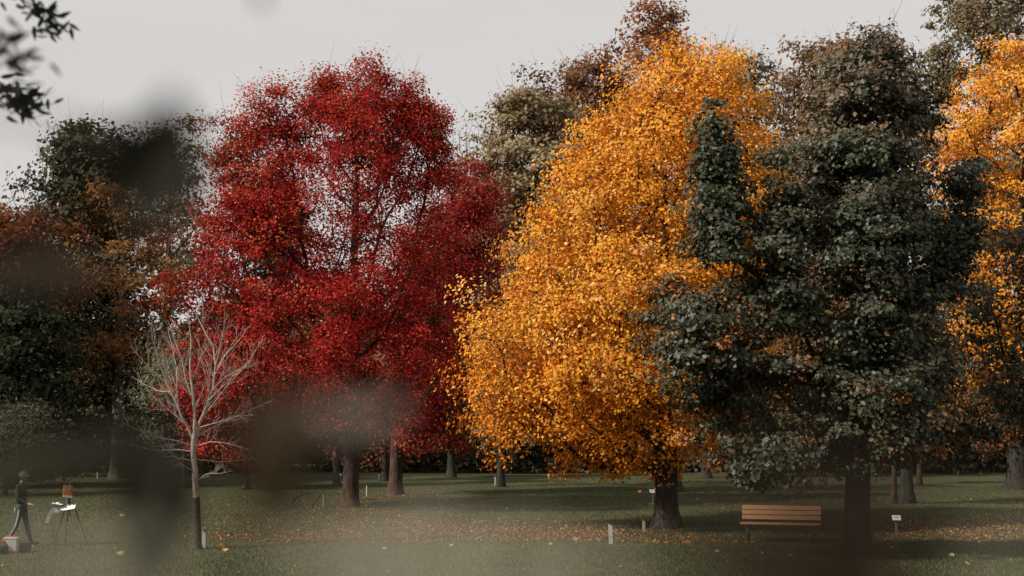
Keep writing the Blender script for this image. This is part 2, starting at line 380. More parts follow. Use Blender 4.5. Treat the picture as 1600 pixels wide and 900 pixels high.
    if tw_b.n: tag(link('twigs', tw_b.mesh('twigs'), bbark or bark, root), kind='stuff')
    # leaves
    tm, sz, per = leaf
    if per:
        dens = np.array([lobes[q].get('per', per) for q in LI]); clump = np.repeat(np.arange(len(targets)), dens); n = len(clump)
        cs = cl * (0.6 + 0.8 * rng.random(len(targets)))
        g = np.clip(rng.normal(size=(n, 3)), -1.7, 1.7) * np.array([1, 1, flat]); g *= (cs[clump] * 0.75)[:, None]
        P = targets[clump] + g
        o3 = Od[clump] + 0.5 * g / (cs[clump][:, None] + 1e-6)
        Nn = o3 * 0.7 + np.array([0, 0, up]) + rng.normal(size=(n, 3)) * 0.55
        Nn += np.array([-0.1, -0.15, 0])
        S = sz * (0.6 + 0.7 * rng.random(n))
        cols = np.zeros((n, 3)); lc = LI[clump]
        for q, lb in enumerate(lobes):
            mk = lc == q
            if mk.any(): cols[mk] = pick(lb['pal'], int(mk.sum()), rng, clump[mk] - clump[mk].min(), lb.get('coh', 0.55))
        vis = P[:, 2] > 0.3
        P, Nn, S, cols = P[vis], Nn[vis], S[vis], cols[vis]
        if single:
            # the leaves nearest the viewer, each one a piece of its own
            X, Yp = to_px(P); sc_v = S / P[:, 1] * (P[:, 1] < np.quantile(P[:, 1], .2)); sc_v[(X < 0) | (X > 1600)] = 0
            big_i = np.argsort(-sc_v)[:single]; keep = np.ones(len(P), bool); keep[big_i] = False
        else:
            keep = np.ones(len(P), bool); big_i = []
        cr = tag(link('crown', leaf_mesh('crown', P[keep] - off, Nn[keep], S[keep], tm, cols[keep], rng), mat, root), kind='stuff')
        if single:
            shared = []
            for q in range(6):
                shared.append(leaf_mesh('leaf', np.zeros((1, 3)), np.array([[0, 0, 1.0]]), np.ones(1), T_MAPLE5, cols[big_i[q]:big_i[q] + 1], rng)); shared[-1].materials.append(mat)
            for q, k in enumerate(big_i):
                o = bpy.data.objects.new('leaf', shared[q % 6]); C.objects.link(o); o.parent = cr
                o.location = tuple(P[k] - off); o.scale = (S[k],) * 3
                o.rotation_euler = Vector(Nn[k]).to_track_quat('Z', 'Y').to_euler()
    return root

PAL_RED = [(.33, .014, .013, 3), (.23, .009, .010, 3), (.41, .035, .020, 1.7), (.46, .10, .045, .8), (.15, .007, .008, 1.5), (.44, .19, .12, .3)]
PAL_RED_TOP = [(.36, .026, .016, 3), (.41, .075, .028, 2.4), (.26, .012, .010, 2), (.23, .11, .035, .6)]
PAL_RED2 = [(.27, .013, .015, 3), (.20, .009, .011, 2.5), (.34, .055, .032, 1.2), (.29, .14, .08, .8)]
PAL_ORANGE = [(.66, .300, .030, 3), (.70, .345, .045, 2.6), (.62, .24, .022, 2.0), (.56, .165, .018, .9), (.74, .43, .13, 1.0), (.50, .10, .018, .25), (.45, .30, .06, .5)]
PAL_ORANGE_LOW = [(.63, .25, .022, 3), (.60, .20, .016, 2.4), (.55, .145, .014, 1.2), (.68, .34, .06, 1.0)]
PAL_GREEN = [(.046, .052, .026, 3), (.032, .038, .019, 3), (.070, .074, .040, 1.5), (.10, .098, .060, .6), (.15, .09, .04, .25)]
PAL_GREEN_W = [(.048, .052, .026, 3), (.033, .038, .020, 2.4), (.080, .074, .040, 1.4), (.16, .085, .038, .7), (.34, .12, .028, .5)]
PAL_GREEN_TOP = [(.052, .055, .028, 2), (.10, .072, .040, 1.8), (.16, .098, .055, 1.5), (.038, .044, .024, 1.2)]
PAL_BROWN = [(.19, .11, .06, 3), (.15, .085, .045, 2), (.24, .16, .09, 1.5), (.12, .09, .05, 1)]
PAL_RUST = [(.19, .062, .025, 3), (.14, .046, .021, 2), (.24, .095, .034, 1.4), (.085, .05, .025, 1)]
PAL_AMBER = [(.30, .15, .05, 2), (.22, .10, .035, 2), (.36, .20, .06, 1), (.15, .075, .03, 1.5)]
PAL_OLIVE = [(.16, .14, .08, 3), (.12, .11, .06, 2), (.22, .19, .12, 1.5), (.19, .115, .065, .8)]
PAL_SAGE = [(.25, .21, .125, 3), (.19, .16, .09, 2), (.33, .275, .175, 1.2), (.28, .15, .08, .9)]
PAL_DKGREEN = [(.032, .040, .021, 3), (.021, .028, .015, 2), (.055, .058, .031, 1.2)]
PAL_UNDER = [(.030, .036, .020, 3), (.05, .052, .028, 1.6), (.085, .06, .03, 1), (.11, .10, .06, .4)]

# --- the main trees
make_tree('red_maple', 'tall dark red maple with a single brown trunk, twin tops against the sky', 'tree', 547, 793, tw=24, top_py=150, bark=BARK_RED, seed=11,
  lobes=[dict(prof=[(120, 520, 610), (150, 480, 650), (200, 430, 688), (260, 388, 704), (330, 338, 718), (400, 288, 738), (470, 262, 742), (540, 266, 738), (590, 292, 722), (625, 370, 670), (655, 440, 620)], n=1100, pal=PAL_RED, lump=.12, pw=.52, sh=.2, bs=.45, bz=1.5, npb=6, loose=.42),
         dict(prof=[(96, 560, 592), (128, 535, 615), (165, 510, 630), (240, 500, 640)], n=110, pal=PAL_RED_TOP, lump=.12, pw=.6, sh=.2, bs=.30, bz=1.8, loose=.5),
         dict(prof=[(108, 498, 518), (138, 488, 530), (180, 478, 545)], n=50, pal=PAL_RED_TOP, pw=.6, sh=.2, bs=.2, bz=1.8, loose=.5),
         dict(prof=[(124, 632, 652), (158, 620, 670), (210, 610, 690)], n=62, pal=PAL_RED_TOP, pw=.6, sh=.2, bs=.26, bz=1.8, loose=.5),
         dict(prof=[(175, 672, 694), (220, 660, 704), (280, 650, 708)], n=62, pal=PAL_RED_TOP, pw=.6, sh=.2, bs=.26, bz=1.8, loose=.5),
         dict(prof=[(128, 412, 452), (158, 392, 466), (220, 350, 478), (300, 332, 470), (380, 300, 450)], n=210, pal=PAL_RED_TOP, lump=.14, pw=.5, sh=.2, bs=.38, bz=1.6, npb=6, loose=.4),
         dict(prof=[(175, 350, 372), (220, 335, 385), (290, 325, 400)], n=45, pal=PAL_RED_TOP + [(.16, .10, .035, 3)], pw=.6, sh=.2, bs=.26, bz=1.8, loose=.5)],
  leaf=(T_SIMPLE, .094, 98), cl=.38, flat=.65, nbranch=16, lean=(10, 0), rise=.9, flare=1.45, bbark=BARK_DARK)
make_tree('red_maple', 'darker crimson maple just behind and to one side of the tallest red maple', 'tree', 617, 773, tw=20, top_py=330, bark=BARK_RED, seed=12,
  lobes=[dict(prof=[(250, 705, 755), (300, 690, 785), (380, 640, 795), (450, 610, 795), (520, 590, 782), (580, 580, 755), (640, 575, 735), (690, 610, 700)], n=640, pal=PAL_RED2, lump=.16, pw=.5, sh=.2, bs=.5, bz=1.3, npb=6, loose=.4)],
  leaf=(T_SIMPLE, .108, 90), cl=.42, flat=.65, nbranch=10, lean=(14, 0), rise=.7, flare=1.7, bbark=BARK_DARK)
make_tree('red_maple', 'small low red maple growing behind the bare sapling', 'tree', 384, 764, tw=9, top_py=600, bark=BARK_RED, seed=13,
  lobes=[dict(prof=[(560, 290, 400), (600, 262, 430), (650, 262, 430), (700, 280, 425), (722, 320, 400)], n=170, pal=PAL_RED + [(.36, .06, .03, 2)], lump=.18)],
  leaf=(T_SIMPLE, .12, 40), cl=.45, nbranch=6)
make_tree('orange_maple', 'large golden orange maple with a dark trunk, the brightest tree on the lawn', 'tree', 1042, 825, tw=34, top_py=130, bark=BARK_DARK, seed=21,
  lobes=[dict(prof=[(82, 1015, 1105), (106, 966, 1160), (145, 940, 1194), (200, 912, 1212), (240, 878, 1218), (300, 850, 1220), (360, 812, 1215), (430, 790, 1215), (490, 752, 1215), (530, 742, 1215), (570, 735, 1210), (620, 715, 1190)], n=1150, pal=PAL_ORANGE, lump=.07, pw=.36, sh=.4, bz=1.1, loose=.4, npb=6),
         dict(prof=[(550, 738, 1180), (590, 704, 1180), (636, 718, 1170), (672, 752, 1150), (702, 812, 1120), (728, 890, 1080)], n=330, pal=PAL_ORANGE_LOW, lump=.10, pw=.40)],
  leaf=(T_SIMPLE, .096, 116), cl=.42, flat=.75, nbranch=16, rise=.75, flare=1.6)
make_tree('green_maple', 'broad dark green maple with narrow spires, standing in front of the orange maple', 'tree', 1339, 866, tw=38, top_py=110, bark=BARK_DARK, seed=31, mat=LEAF_GLOSS,
  lobes=[dict(prof=[(44, 1350, 1390), (80, 1305, 1425), (120, 1285, 1445), (170, 1275, 1460), (230, 1268, 1455), (280, 1268, 1445), (330, 1260, 1445)], n=230, pal=PAL_GREEN_TOP, pw=.5, bs=.34, bz=1.2, loose=.35),
         dict(prof=[(230, 1268, 1455), (300, 1268, 1446), (360, 1250, 1455), (430, 1235, 1468), (500, 1210, 1480), (580, 1190, 1490), (640, 1200, 1485), (690, 1240, 1450)], n=360, pal=PAL_GREEN, pw=.45, bs=.40, npb=12),
         dict(prof=[(158, 1108, 1122), (190, 1092, 1138), (250, 1090, 1148), (320, 1084, 1160), (390, 1084, 1175)], n=125, pal=PAL_GREEN, dy=-1.2, pw=.55, lump=.12, bs=.19, dr=1.0, loose=.5),
         dict(prof=[(390, 1078, 1185), (450, 1050, 1200), (520, 1026, 1210), (560, 1034, 1215), (600, 1050, 1215), (650, 1062, 1210)], n=135, pal=PAL_GREEN_W, dy=-.8, pw=.55, lump=.2, bs=.34, coh=.85, npb=12),
         dict(prof=[(186, 1196, 1222), (230, 1192, 1240), (300, 1196, 1250), (380, 1196, 1260), (450, 1180, 1285), (520, 1170, 1290)], n=105, pal=PAL_GREEN, dy=-1.0, pw=.55, lump=.15, bs=.24, dr=1.0),
         dict(prof=[(560, 1055, 1470), (610, 1056, 1480), (660, 1070, 1470), (700, 1080, 1440), (738, 1105, 1340)], n=245, pal=PAL_GREEN_W, dy=-.7, dr=.6, pw=.5, lump=.2, bs=.42, coh=.85, npb=12),
         dict(prof=[(248, 1505, 1540), (290, 1482, 1550), (340, 1470, 1545), (400, 1460, 1505), (450, 1450, 1490)], n=80, pal=PAL_GREEN, dy=.3, pw=.5, lump=.2, bs=.26)],
  leaf=(T_SIMPLE, .112, 92), cl=.31, flat=.45, nbranch=18, rise=.8, flare=1.6, single=260)
make_tree('green_maple', 'dark green maple leaning in beside the second orange maple', 'tree', 1690, 850, tw=34, top_py=330, bark=BARK_DARK, seed=32, mat=LEAF_GLOSS,
  lobes=[dict(prof=[(350, 1610, 1740), (400, 1550, 1800), (470, 1515, 1830), (540, 1495, 1850), (600, 1505, 1850), (660, 1550, 1800)], n=230, pal=PAL_GREEN_W, pw=.5, lump=.2)],
  leaf=(T_SIMPLE, .115, 90), cl=.34, nbranch=8)
make_tree('orange_maple', 'second golden orange maple with a thick black trunk, beyond the green maple', 'tree', 1592, 765, tw=34, top_py=170, bark=BARK_DARK, seed=22,
  lobes=[dict(prof=[(70, 1590, 1660), (100, 1535, 1720), (140, 1490, 1760), (200, 1466, 1780), (280, 1462, 1790), (360, 1470, 1790), (430, 1462, 1790), (500, 1470, 1780), (560, 1490, 1760), (610, 1520, 1740)], n=700, pal=PAL_ORANGE, lump=.08, pw=.36, sh=.3, bz=1.1, loose=.4, npb=6),
         dict(prof=[(560, 1450, 1740), (620, 1450, 1740), (680, 1480, 1720), (725, 1520, 1680)], n=130, pal=PAL_RUST + PAL_DKGREEN, lump=.15, pw=.5)],
  leaf=(T_SIMPLE, .135, 90), cl=.45, nbranch=10, flare=1.6)

# --- trunks and crowns standing further back on the lawn
def back_tree(label, px, base, tw, prof, pal, n, seed, bark=BARK_DARK, top=400, sz=.16, per=44, cl=.5, **k):
    return make_tree(k.pop('name', 'park_tree'), label, 'tree', px, base, tw=tw, top_py=top, bark=bark, seed=seed, nbranch=k.pop('nbranch', 5),
                     lobes=[dict(prof=prof, n=n, pal=pal, bs=.6, lump=.18, pw=.5)], leaf=(T_SIMPLE, sz, per), cl=cl, group=k.pop('group', None), **k)
back_tree('slim lit reddish trunk with rusty leaves, behind the tallest red maple', 526, 758, 9, [(480, 480, 570), (560, 460, 590), (640, 465, 600), (690, 470, 595), (722, 490, 570)], PAL_RUST, 130, 41, BARK_GREY, 520)
back_tree('thin dark trunk with rusty low leaves between the two red maple trunks', 602, 751, 10, [(500, 560, 650), (600, 560, 660), (680, 565, 655), (718, 580, 640)], PAL_RUST, 110, 42, BARK_DARK, 520)
back_tree('black straight trunk with tan leaves standing at the wood edge', 705, 746, 14, [(480, 650, 770), (580, 645, 770), (660, 645, 765), (700, 660, 745)], PAL_AMBER, 150, 43, BARK_DARK, 500)
back_tree('dark trunk with a small plaque at its foot, under orange leaves', 782, 761, 13, [(420, 730, 860), (520, 740, 880), (620, 745, 880), (680, 750, 860)], PAL_BROWN, 130, 44, BARK_DARK, 440)
back_tree('thick black trunk hidden behind the orange maple trunk', 1047, 769, 36, [(400, 980, 1120), (520, 960, 1140), (640, 980, 1130), (700, 1000, 1110)], PAL_BROWN, 130, 45, BARK_DARK, 440)
back_tree('short stout dark trunk far behind the wooden bench', 1104, 748, 15, [(480, 1050, 1160), (600, 1040, 1170), (690, 1060, 1150)], PAL_BROWN, 100, 46, BARK_DARK, 500)
back_tree('thin dark trunk on the sunny strip far behind the bench', 1146, 747, 5, [(560, 1110, 1190), (640, 1105, 1195), (700, 1120, 1180)], PAL_UNDER, 60, 47, BARK_DARK, 580)
back_tree('black upright trunk behind the small white plaque by the green maple', 1417, 787, 22, [(330, 1360, 1480), (450, 1340, 1500), (580, 1350, 1500), (680, 1370, 1480)], PAL_GREEN_W, 170, 48, BARK_DARK, 360)
back_tree('slender paler stem beside the black upright trunk', 1397, 789, 9, [(480, 1370, 1430), (580, 1360, 1440), (690, 1370, 1430)], PAL_GREEN_W, 50, 49, BARK_RED, 500)
back_tree('slim brown trunk behind the black upright trunk', 1436, 757, 8, [(480, 1400, 1480), (600, 1390, 1490), (690, 1400, 1480)], PAL_RUST, 70, 50, BARK_RED, 500)
back_tree('small pale green tree on twin thin stems behind the bare sapling', 288, 761, 7, [(505, 270, 310), (550, 230, 325), (600, 205, 330), (650, 205, 325), (685, 230, 310)], [(.13, .14, .085, 3), (.09, .10, .06, 2), (.19, .18, .12, 1)], 130, 51, BARK_GREY, 540, sz=.12, cl=.45)

# --- wood behind
def wood(label, px, Y, prof, pal, n, seed, top, tw=16, sz=.235, per=74, cl=.66, bark=BARK_DARK, **k):
    n = int(n * 1.5)
    return make_tree('woodland_tree', label, 'tree', px, Y=Y, tw=tw, top_py=top, bark=bark, seed=seed, nbranch=k.pop('nbranch', 6), tip_r=.012,
                     lobes=[dict(prof=prof, n=n, pal=pal, bs=.9, sh=.3, npb=5, bz=1.1, loose=.35, we=.8, lump=k.pop('lump', .16), pw=k.pop('pw', .45))], leaf=(k.pop('tm', T_SIMPLE), sz, per), cl=cl, group='trees of the wood behind the lawn', **k)
wood('dense dark green tree rising behind the amber half-bare tree', 110, 72, [(198, 105, 145), (228, 68, 200), (300, 38, 215), (400, 16, 225), (500, 18, 235), (600, 50, 230), (690, 60, 220)], PAL_DKGREEN + [(.085, .07, .04, 1.8), (.13, .085, .045, .9)], 420, 61, 230)
wood('olive green tree with thin twiggy top beside the tallest red maple', 262, 80, [(180, 275, 305), (212, 178, 326), (270, 175, 336), (330, 190, 340), (420, 215, 345), (520, 225, 340), (600, 220, 340)], PAL_OLIVE[:3] + PAL_BROWN[:1], 130, 62, 215, per=48, rise=1.1)
make_tree('amber_tree', 'half-bare amber tree with a tall grey trunk, a red bench behind its foot', 'tree', 182, 748, tw=19, top_py=250, bark=BARK_GREY, seed=63,
  lobes=[dict(prof=[(295, 110, 190), (330, 75, 270), (400, 62, 300), (470, 52, 300), (540, 60, 280), (600, 100, 260)], n=320, pal=PAL_AMBER + PAL_AMBER[:2] + PAL_BROWN[:2], lump=.2, pw=.5, npb=5),
         dict(prof=[(250, 200, 330), (330, 190, 335), (420, 200, 320)], n=70, pal=PAL_BROWN, per=5)],
  leaf=(T_DART, .16, 46), cl=.5, nbranch=14, rise=.9, lean=(5, 0))
wood('rusty brown tree at the edge of the wood beside the dark conifer', -15, 64, [(335, -70, 45), (380, -90, 85), (450, -90, 95), (520, -80, 70)], PAL_RUST, 170, 64, 360, sz=.2)
wood('low dark evergreen at the wood edge behind the walking person', 25, 61, [(440, 10, 40), (500, -50, 90), (600, -80, 120), (690, -80, 110), (738, -50, 80)], PAL_DKGREEN, 320, 65, 450, sz=.2)
wood('arching grey-green shrub at the foot of the dark evergreen', 10, 55, [(640, -20, 50), (680, -50, 95), (720, -45, 90), (742, -30, 60)], [(.10, .10, .065, 3), (.07, .07, .045, 2)], 70, 66, 650, sz=.15, tw=6, tm=T_WILLOW)
wood('grey-green leafy tree between the red and orange maples', 805, 78, [(158, 795, 855), (190, 766, 890), (250, 742, 925), (350, 732, 940), (450, 735, 930), (560, 740, 900), (680, 760, 880)], PAL_SAGE + PAL_SAGE[:3] + PAL_BROWN[:2], 480, 67, 180, per=74)
wood('bare twiggy tree top behind the crimson maple', 728, 84, [(200, 715, 745), (250, 700, 760), (330, 695, 765), (420, 700, 765)], PAL_SAGE, 70, 68, 190, per=2, tw=8, rise=1.4)
wood('russet brown tree beside the grey-green one', 908, 84, [(104, 875, 965), (132, 840, 995), (220, 830, 1000), (350, 850, 1000), (500, 860, 1000), (680, 880, 980)], PAL_BROWN + PAL_RUST, 380, 69, 130, per=68)
wood('rusty orange-brown tree top rising above the orange maple', 1022, 88, [(16, 1004, 1034), (42, 976, 1066), (75, 945, 1100), (130, 915, 1130), (200, 920, 1150), (350, 950, 1150), (600, 960, 1140)], [(.24, .085, .03, 3), (.18, .07, .03, 2), (.30, .13, .04, 1)], 420, 70, 40, per=64)
wood('grey bare-topped tree behind the orange maple crown', 1110, 86, [(80, 1090, 1140), (130, 1070, 1160), (300, 1060, 1170), (500, 1060, 1170)], PAL_BROWN, 100, 71, 70, per=8, tw=10)
wood('dark green tree top between the orange maple and the green maple', 1182, 86, [(86, 1160, 1200), (130, 1145, 1222), (250, 1130, 1240), (450, 1120, 1250), (680, 1140, 1230)], PAL_OLIVE + PAL_DKGREEN, 220, 72, 100)
wood('brown-leaved tree directly behind the green maple', 1285, 76, [(70, 1280, 1345), (110, 1226, 1400), (160, 1200, 1450), (250, 1180, 1465), (400, 1190, 1470), (550, 1200, 1470), (690, 1230, 1440)], PAL_BROWN, 480, 73, 110)
wood('tall olive tree with an airy top above the second orange maple', 1540, 84, [(-70, 1500, 1580), (0, 1462, 1640), (60, 1440, 1660), (130, 1425, 1680), (250, 1420, 1680), (450, 1430, 1680), (680, 1460, 1640)], PAL_OLIVE + PAL_BROWN[:1], 480, 74, -40, per=62)
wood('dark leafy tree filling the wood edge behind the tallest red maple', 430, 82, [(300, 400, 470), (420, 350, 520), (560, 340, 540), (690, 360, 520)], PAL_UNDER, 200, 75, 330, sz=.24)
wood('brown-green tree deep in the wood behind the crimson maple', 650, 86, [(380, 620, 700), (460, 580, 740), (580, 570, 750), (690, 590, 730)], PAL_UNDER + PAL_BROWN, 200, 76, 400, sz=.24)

# --- unseen trees added round the viewpoint to block sky light; one bears the sprays
def sky_block_tree(label, x, y, h, rad, seed):
    P = lambda z: to_px(np.array([[x, y, z]]))
    rng = np.random.default_rng(seed); n = 180
    base = np.array([x, y, float(ground_z(x, y))]); root = thing('park_tree', label, 'tree', base)
    f = np.linspace(0, 1, 22); trunk = base + np.array([0, 0, h * .9]) * f[:, None]; trunk[:, :2] += np.cumsum(rng.normal(0, .04, (22, 2)), axis=0)
    v = rng.normal(size=(n, 3)); v /= np.linalg.norm(v, axis=1)[:, None]; T = base + np.array([0, 0, h * .6]) + v * (rng.random(n) ** .4)[:, None] * np.array([rad, rad, h * .40])
    A, par, bid, tips = grow(trunk, T, rng); cnt = np.zeros(len(A)); cnt[tips] = 1
    for i in range(len(A) - 1, 0, -1): cnt[par[i]] += cnt[i]
    r = .012 * np.maximum(cnt, .6) ** .6; tb = TubeBatch(); tb.add(trunk - base, np.maximum(r[:22], .28 * (1 - f) + .02), 12); link('trunk', tb.mesh('trunk'), BARK_DARK, root)
    tb = TubeBatch()
    for k in range(22, len(A)): tb.add(A[[par[k], k]] - base, r[[k, k]], 3)
    tag(link('twigs', tb.mesh('twigs'), BARK_DARK, root), kind='stuff')
    c = np.repeat(np.arange(n), 34); g = rng.normal(size=(len(c), 3)) * .5
    tag(link('crown', leaf_mesh('crown', T[c] + g - base, rng.normal(size=(len(c), 3)) + np.array([0, 0, .6]), .30 * (.6 + .7 * rng.random(len(c))), T_SIMPLE, pick(PAL_OLIVE + PAL_DKGREEN, len(c), rng, c), rng), LEAF_DRY, root), kind='stuff')
sky_block_tree('unseen olive tree added beside the foreground lawn to block sky light, opposite the green maple', 14.5, 20, 13, 4.6, 301)
sky_block_tree('unseen olive tree added at the back of the knoll to block sky light', 6.0, -7, 13, 5.0, 302)
sky_block_tree('unseen olive tree on the knoll whose leafy sprays hang over the lawn, also blocking sky light', -8.5, 4.5, 13, 3.8, 303)
sky_block_tree('unseen olive tree added on the slope of the knoll near the green maple to block sky light', 13, 3, 12, 5.0, 304)

# undergrowth and the mass of the wood further in
def mass(name, label, cat, n, xr, yr, zfun, pal, sz, seed, tm=T_SIMPLE):
    rng = np.random.default_rng(seed); x = rng.uniform(*xr, n); y = rng.uniform(*yr, n); h = zfun(x, rng)
    z = h * rng.random(n) ** 0.8
    P = np.stack([x, y, z], -1); Nn = rng.normal(size=(n, 3)) + np.array([-.3, -.5, .5])
    kk = ((x * 1.3).astype(int) * 7 + (z * 0.9).astype(int) * 3) - ((x * 1.3).astype(int) * 7 + (z * 0.9).astype(int) * 3).min()
    o = link(name, leaf_mesh(name, P, Nn, sz * (.6 + .8 * rng.random(n)), tm, pick(pal, n, rng, kk, .6), rng), LEAF_DRY)
    return tag(o, label, cat, kind='stuff')
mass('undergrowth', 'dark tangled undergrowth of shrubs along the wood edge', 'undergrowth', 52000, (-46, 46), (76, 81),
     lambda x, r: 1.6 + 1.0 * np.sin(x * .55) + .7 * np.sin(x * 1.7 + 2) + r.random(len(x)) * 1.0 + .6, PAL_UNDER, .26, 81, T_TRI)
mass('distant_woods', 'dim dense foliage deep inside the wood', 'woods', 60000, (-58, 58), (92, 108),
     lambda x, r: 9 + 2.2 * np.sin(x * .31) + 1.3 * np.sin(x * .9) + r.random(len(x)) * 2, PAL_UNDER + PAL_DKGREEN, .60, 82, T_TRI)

# ------------------------------------------------------------------ bare sapling
def bare_tree():
    rng = np.random.default_rng(5)
    base = gpt(308, 855); Y0 = base[1]; root = thing('bare_sapling', 'leafless pale-barked sapling with fine spreading twigs and a dark lower stem', 'tree', base)
    off = base
    def w3(pl, dep): 
        pl = np.array(pl, float); L = np.concatenate([[0], np.cumsum(np.hypot(*np.diff(pl, axis=0).T))]); f = L / L[-1]
        P = np.array([at(x, y, Y0 + dep * t) for (x, y), t in zip(pl, f)])
        fi = np.linspace(0, 1, max(6, int(L[-1] / 6))); return np.stack([np.interp(fi, f, P[:, k]) for k in range(3)], -1) - off
    tr = w3([(308, 858), (308, 800), (308, 740), (306, 700), (306, 660), (304, 620), (300, 580), (303, 540), (298, 490)], 0)
    tr[:, :2] += np.cumsum(rng.normal(0, .006, (len(tr), 2)), axis=0)
    f = np.linspace(0, 1, len(tr)); R = np.interp(f, [0, .03, .1, .42, .5, 1], [.12, .09, .078, .062, .040, .005])
    t = TubeBatch(); t.add(tr, R, 12); 
    link('trunk', t.mesh('trunk'), BARK_PALE, root)
    limbs = [([(306, 690), (310, 665), (321, 640), (333, 608), (337, 570), (333, 540), (322, 522), (310, 498), (300, 480)], .5, .045),
             ([(337, 572), (344, 545), (350, 515), (352, 480)], -.3, .022), ([(336, 585), (352, 555), (375, 530), (393, 505)], .5, .022),
             ([(304, 692), (295, 670), (283, 650), (275, 625), (262, 600), (242, 583), (225, 565), (203, 540)], -.6, .036),
             ([(275, 625), (277, 600), (276, 575), (270, 545), (262, 512)], .4, .02), ([(262, 601), (250, 570), (240, 535), (232, 500)], -.5, .016),
             ([(306, 665), (300, 620), (289, 590), (284, 560), (274, 535), (262, 500)], .9, .024),
             ([(305, 698), (280, 690), (250, 683), (215, 672), (190, 660)], -.7, .022), ([(305, 706), (275, 702), (240, 704), (205, 695), (185, 690)], .8, .018),
             ([(306, 722), (270, 713), (222, 716), (184, 722)], -.9, .020), ([(306, 738), (280, 724), (245, 738), (215, 750)], -1.0, .016),
             ([(309, 697), (330, 690), (352, 692), (388, 702)], -.8, .020), ([(309, 682), (332, 668), (362, 654), (402, 636), (430, 622)], .7, .022),
             ([(311, 668), (340, 660), (372, 650), (400, 648)], -.9, .016), ([(309, 718), (345, 722), (392, 717), (420, 722)], .6, .016),
             ([(310, 750), (323, 740), (345, 740), (364, 735)], -.7, .012), ([(326, 626), (352, 600), (386, 570), (414, 522)], .9, .022),
             ([(330, 612), (350, 590), (380, 575), (405, 565)], -.8, .014), ([(272, 612), (250, 612), (225, 600), (205, 588)], .9, .014),
             ([(283, 652), (262, 640), (235, 640), (208, 632)], -.9, .014), ([(298, 600), (310, 570), (316, 545), (324, 520)], -.6, .014)]
    gen = []
    for pl, dep, r in limbs:
        r *= .95; P = w3(pl, dep); tb = TubeBatch(); k = len(P); Rr = r * (1 - .82 * np.linspace(0, 1, k)); tb.add(P, Rr, 6)
        stack = [(P, r, 1)]
        while stack:
            Pp, rr, lev = stack.pop()
            seg = np.linalg.norm(np.diff(Pp, axis=0), axis=1).sum(); nb = int(seg / (.26 if lev == 1 else .24)) + 1
            side = rng.choice([-1, 1])
            for b in range(nb):
                fr = .18 + .78 * (b + rng.random() * .6) / nb; i0 = min(len(Pp) - 2, int(fr * (len(Pp) - 1))); a = Pp[i0]
                d = Pp[i0 + 1] - Pp[i0]; d /= np.linalg.norm(d) + 1e-9; side = -side
                pv = np.cross(d, rng.normal(size=3)); pv /= np.linalg.norm(pv) + 1e-9; pv[1] *= .7
                nd = d * .8 + pv * .6 + np.array([0, 0, .14]); nd /= np.linalg.norm(nd)
                ln = (seg * .30 * (1.15 - fr) + .10) * (.6 + .8 * rng.random()); m = 5; ff = np.linspace(0, 1, m)
                cv = np.array([0, 0, .12]) * ln
                Pn = a + nd * ln * ff[:, None] + cv * (ff[:, None] ** 2) + rng.normal(0, .012, (m, 3)) * ff[:, None]
                r2 = max(.0042, rr * (1 - .8 * fr) * .5); tb.add(Pn, r2 * (1 - .65 * ff), 4)
                if lev < 3 and ln > .22: stack.append((Pn, r2, lev + 1))
        link('branch', tb.mesh('branch'), BARK_PALE, root)
    # dark rough guard round the lower stem
    g = TubeBatch(); zz = np.linspace(-.03, 1.20, 14); P = np.stack([np.interp(zz, tr[:, 2], tr[:, 0]), np.interp(zz, tr[:, 2], tr[:, 1]), zz], -1)
    g.add(P, np.interp(zz, [0, .12, .5, 1.1, 1.2], [.145, .108, .092, .078, .082]) * (1 + rng.normal(0, .03, 14)), 14)
    link('trunk_guard', g.mesh('trunk_guard'), mat_bark('guard', (.05, .038, .03), (.13, .10, .08), sx=30, sz=12), root)
    return root
bare_tree()

# ------------------------------------------------------------------ bench
WOOD = mat_plain('bench_wood', (.36, .175, .082), .65, .45, 9, grain=(1.2, 14, 14)); IRON = mat_plain('bench_iron', (.03, .028, .025), .5, .2)
STEEL = mat_plain('bolt_steel', (.55, .53, .5), .3, .1, metal=.8)
def bench(name, label, base, yaw, Lm, mat, bolts=True):
    r = thing(name, label, 'bench', base, yaw)
    th = math.radians(14); R = Matrix.Rotation(-th, 3, 'X')
    for i in range(3):      # back slats, leaning away from the sitter (front is -y)
        z = .86 - .118 * i; y = .20 + (z - .45) * math.tan(th)
        MB().box((0, y, z - .055), (Lm, .035, .104), Matrix.Rotation(-th, 3, 'X'), .006).build('back_slat', mat, r)
    for i in range(4):
        MB().box((0, .13 - .125 * i, .44 + .008 * (i % 2)), (Lm, .108, .036), None, .006).build('seat_slat', mat, r)
    for sx in (-.5, 0, .5):
        x = sx * (Lm - .36); m = MB()
        m.tube([(x, .16, .40), (x, .25, .47), (x, .312, .74), (x, .34, .85)], .016, 8)
        m.build('back_support', IRON, r, True)
        MB().box((x, -.06, .405), (.05, .46, .03), None, .004).build('seat_bracket', IRON, r)
    for sx in (-.5, .5):
        x = sx * (Lm - .36)
        MB().tube([(x, .13, .40), (x, .16, .2), (x, .20, -.02)], .024, 8).build('leg', IRON, r, True)
        MB().tube([(x, -.22, .40), (x, -.24, .2), (x, -.27, -.02)], .024, 8).build('leg', IRON, r, True)
    if bolts:
        for sx in (-.5, 0, .5):
            for i in range(3):
                z = .86 - .118 * i - .055; y = .20 + (z + .055 - .45) * math.tan(th) - .021
                MB().ball((sx * (Lm - .36), y, z), .012, 1).build('bolt', STEEL, r)
    return r
b0 = gpt(1220, 846); bench('park_bench', 'orange-brown slatted wooden bench in the shade near the green maple trunk', b0, math.radians(-15), 1.9, WOOD)
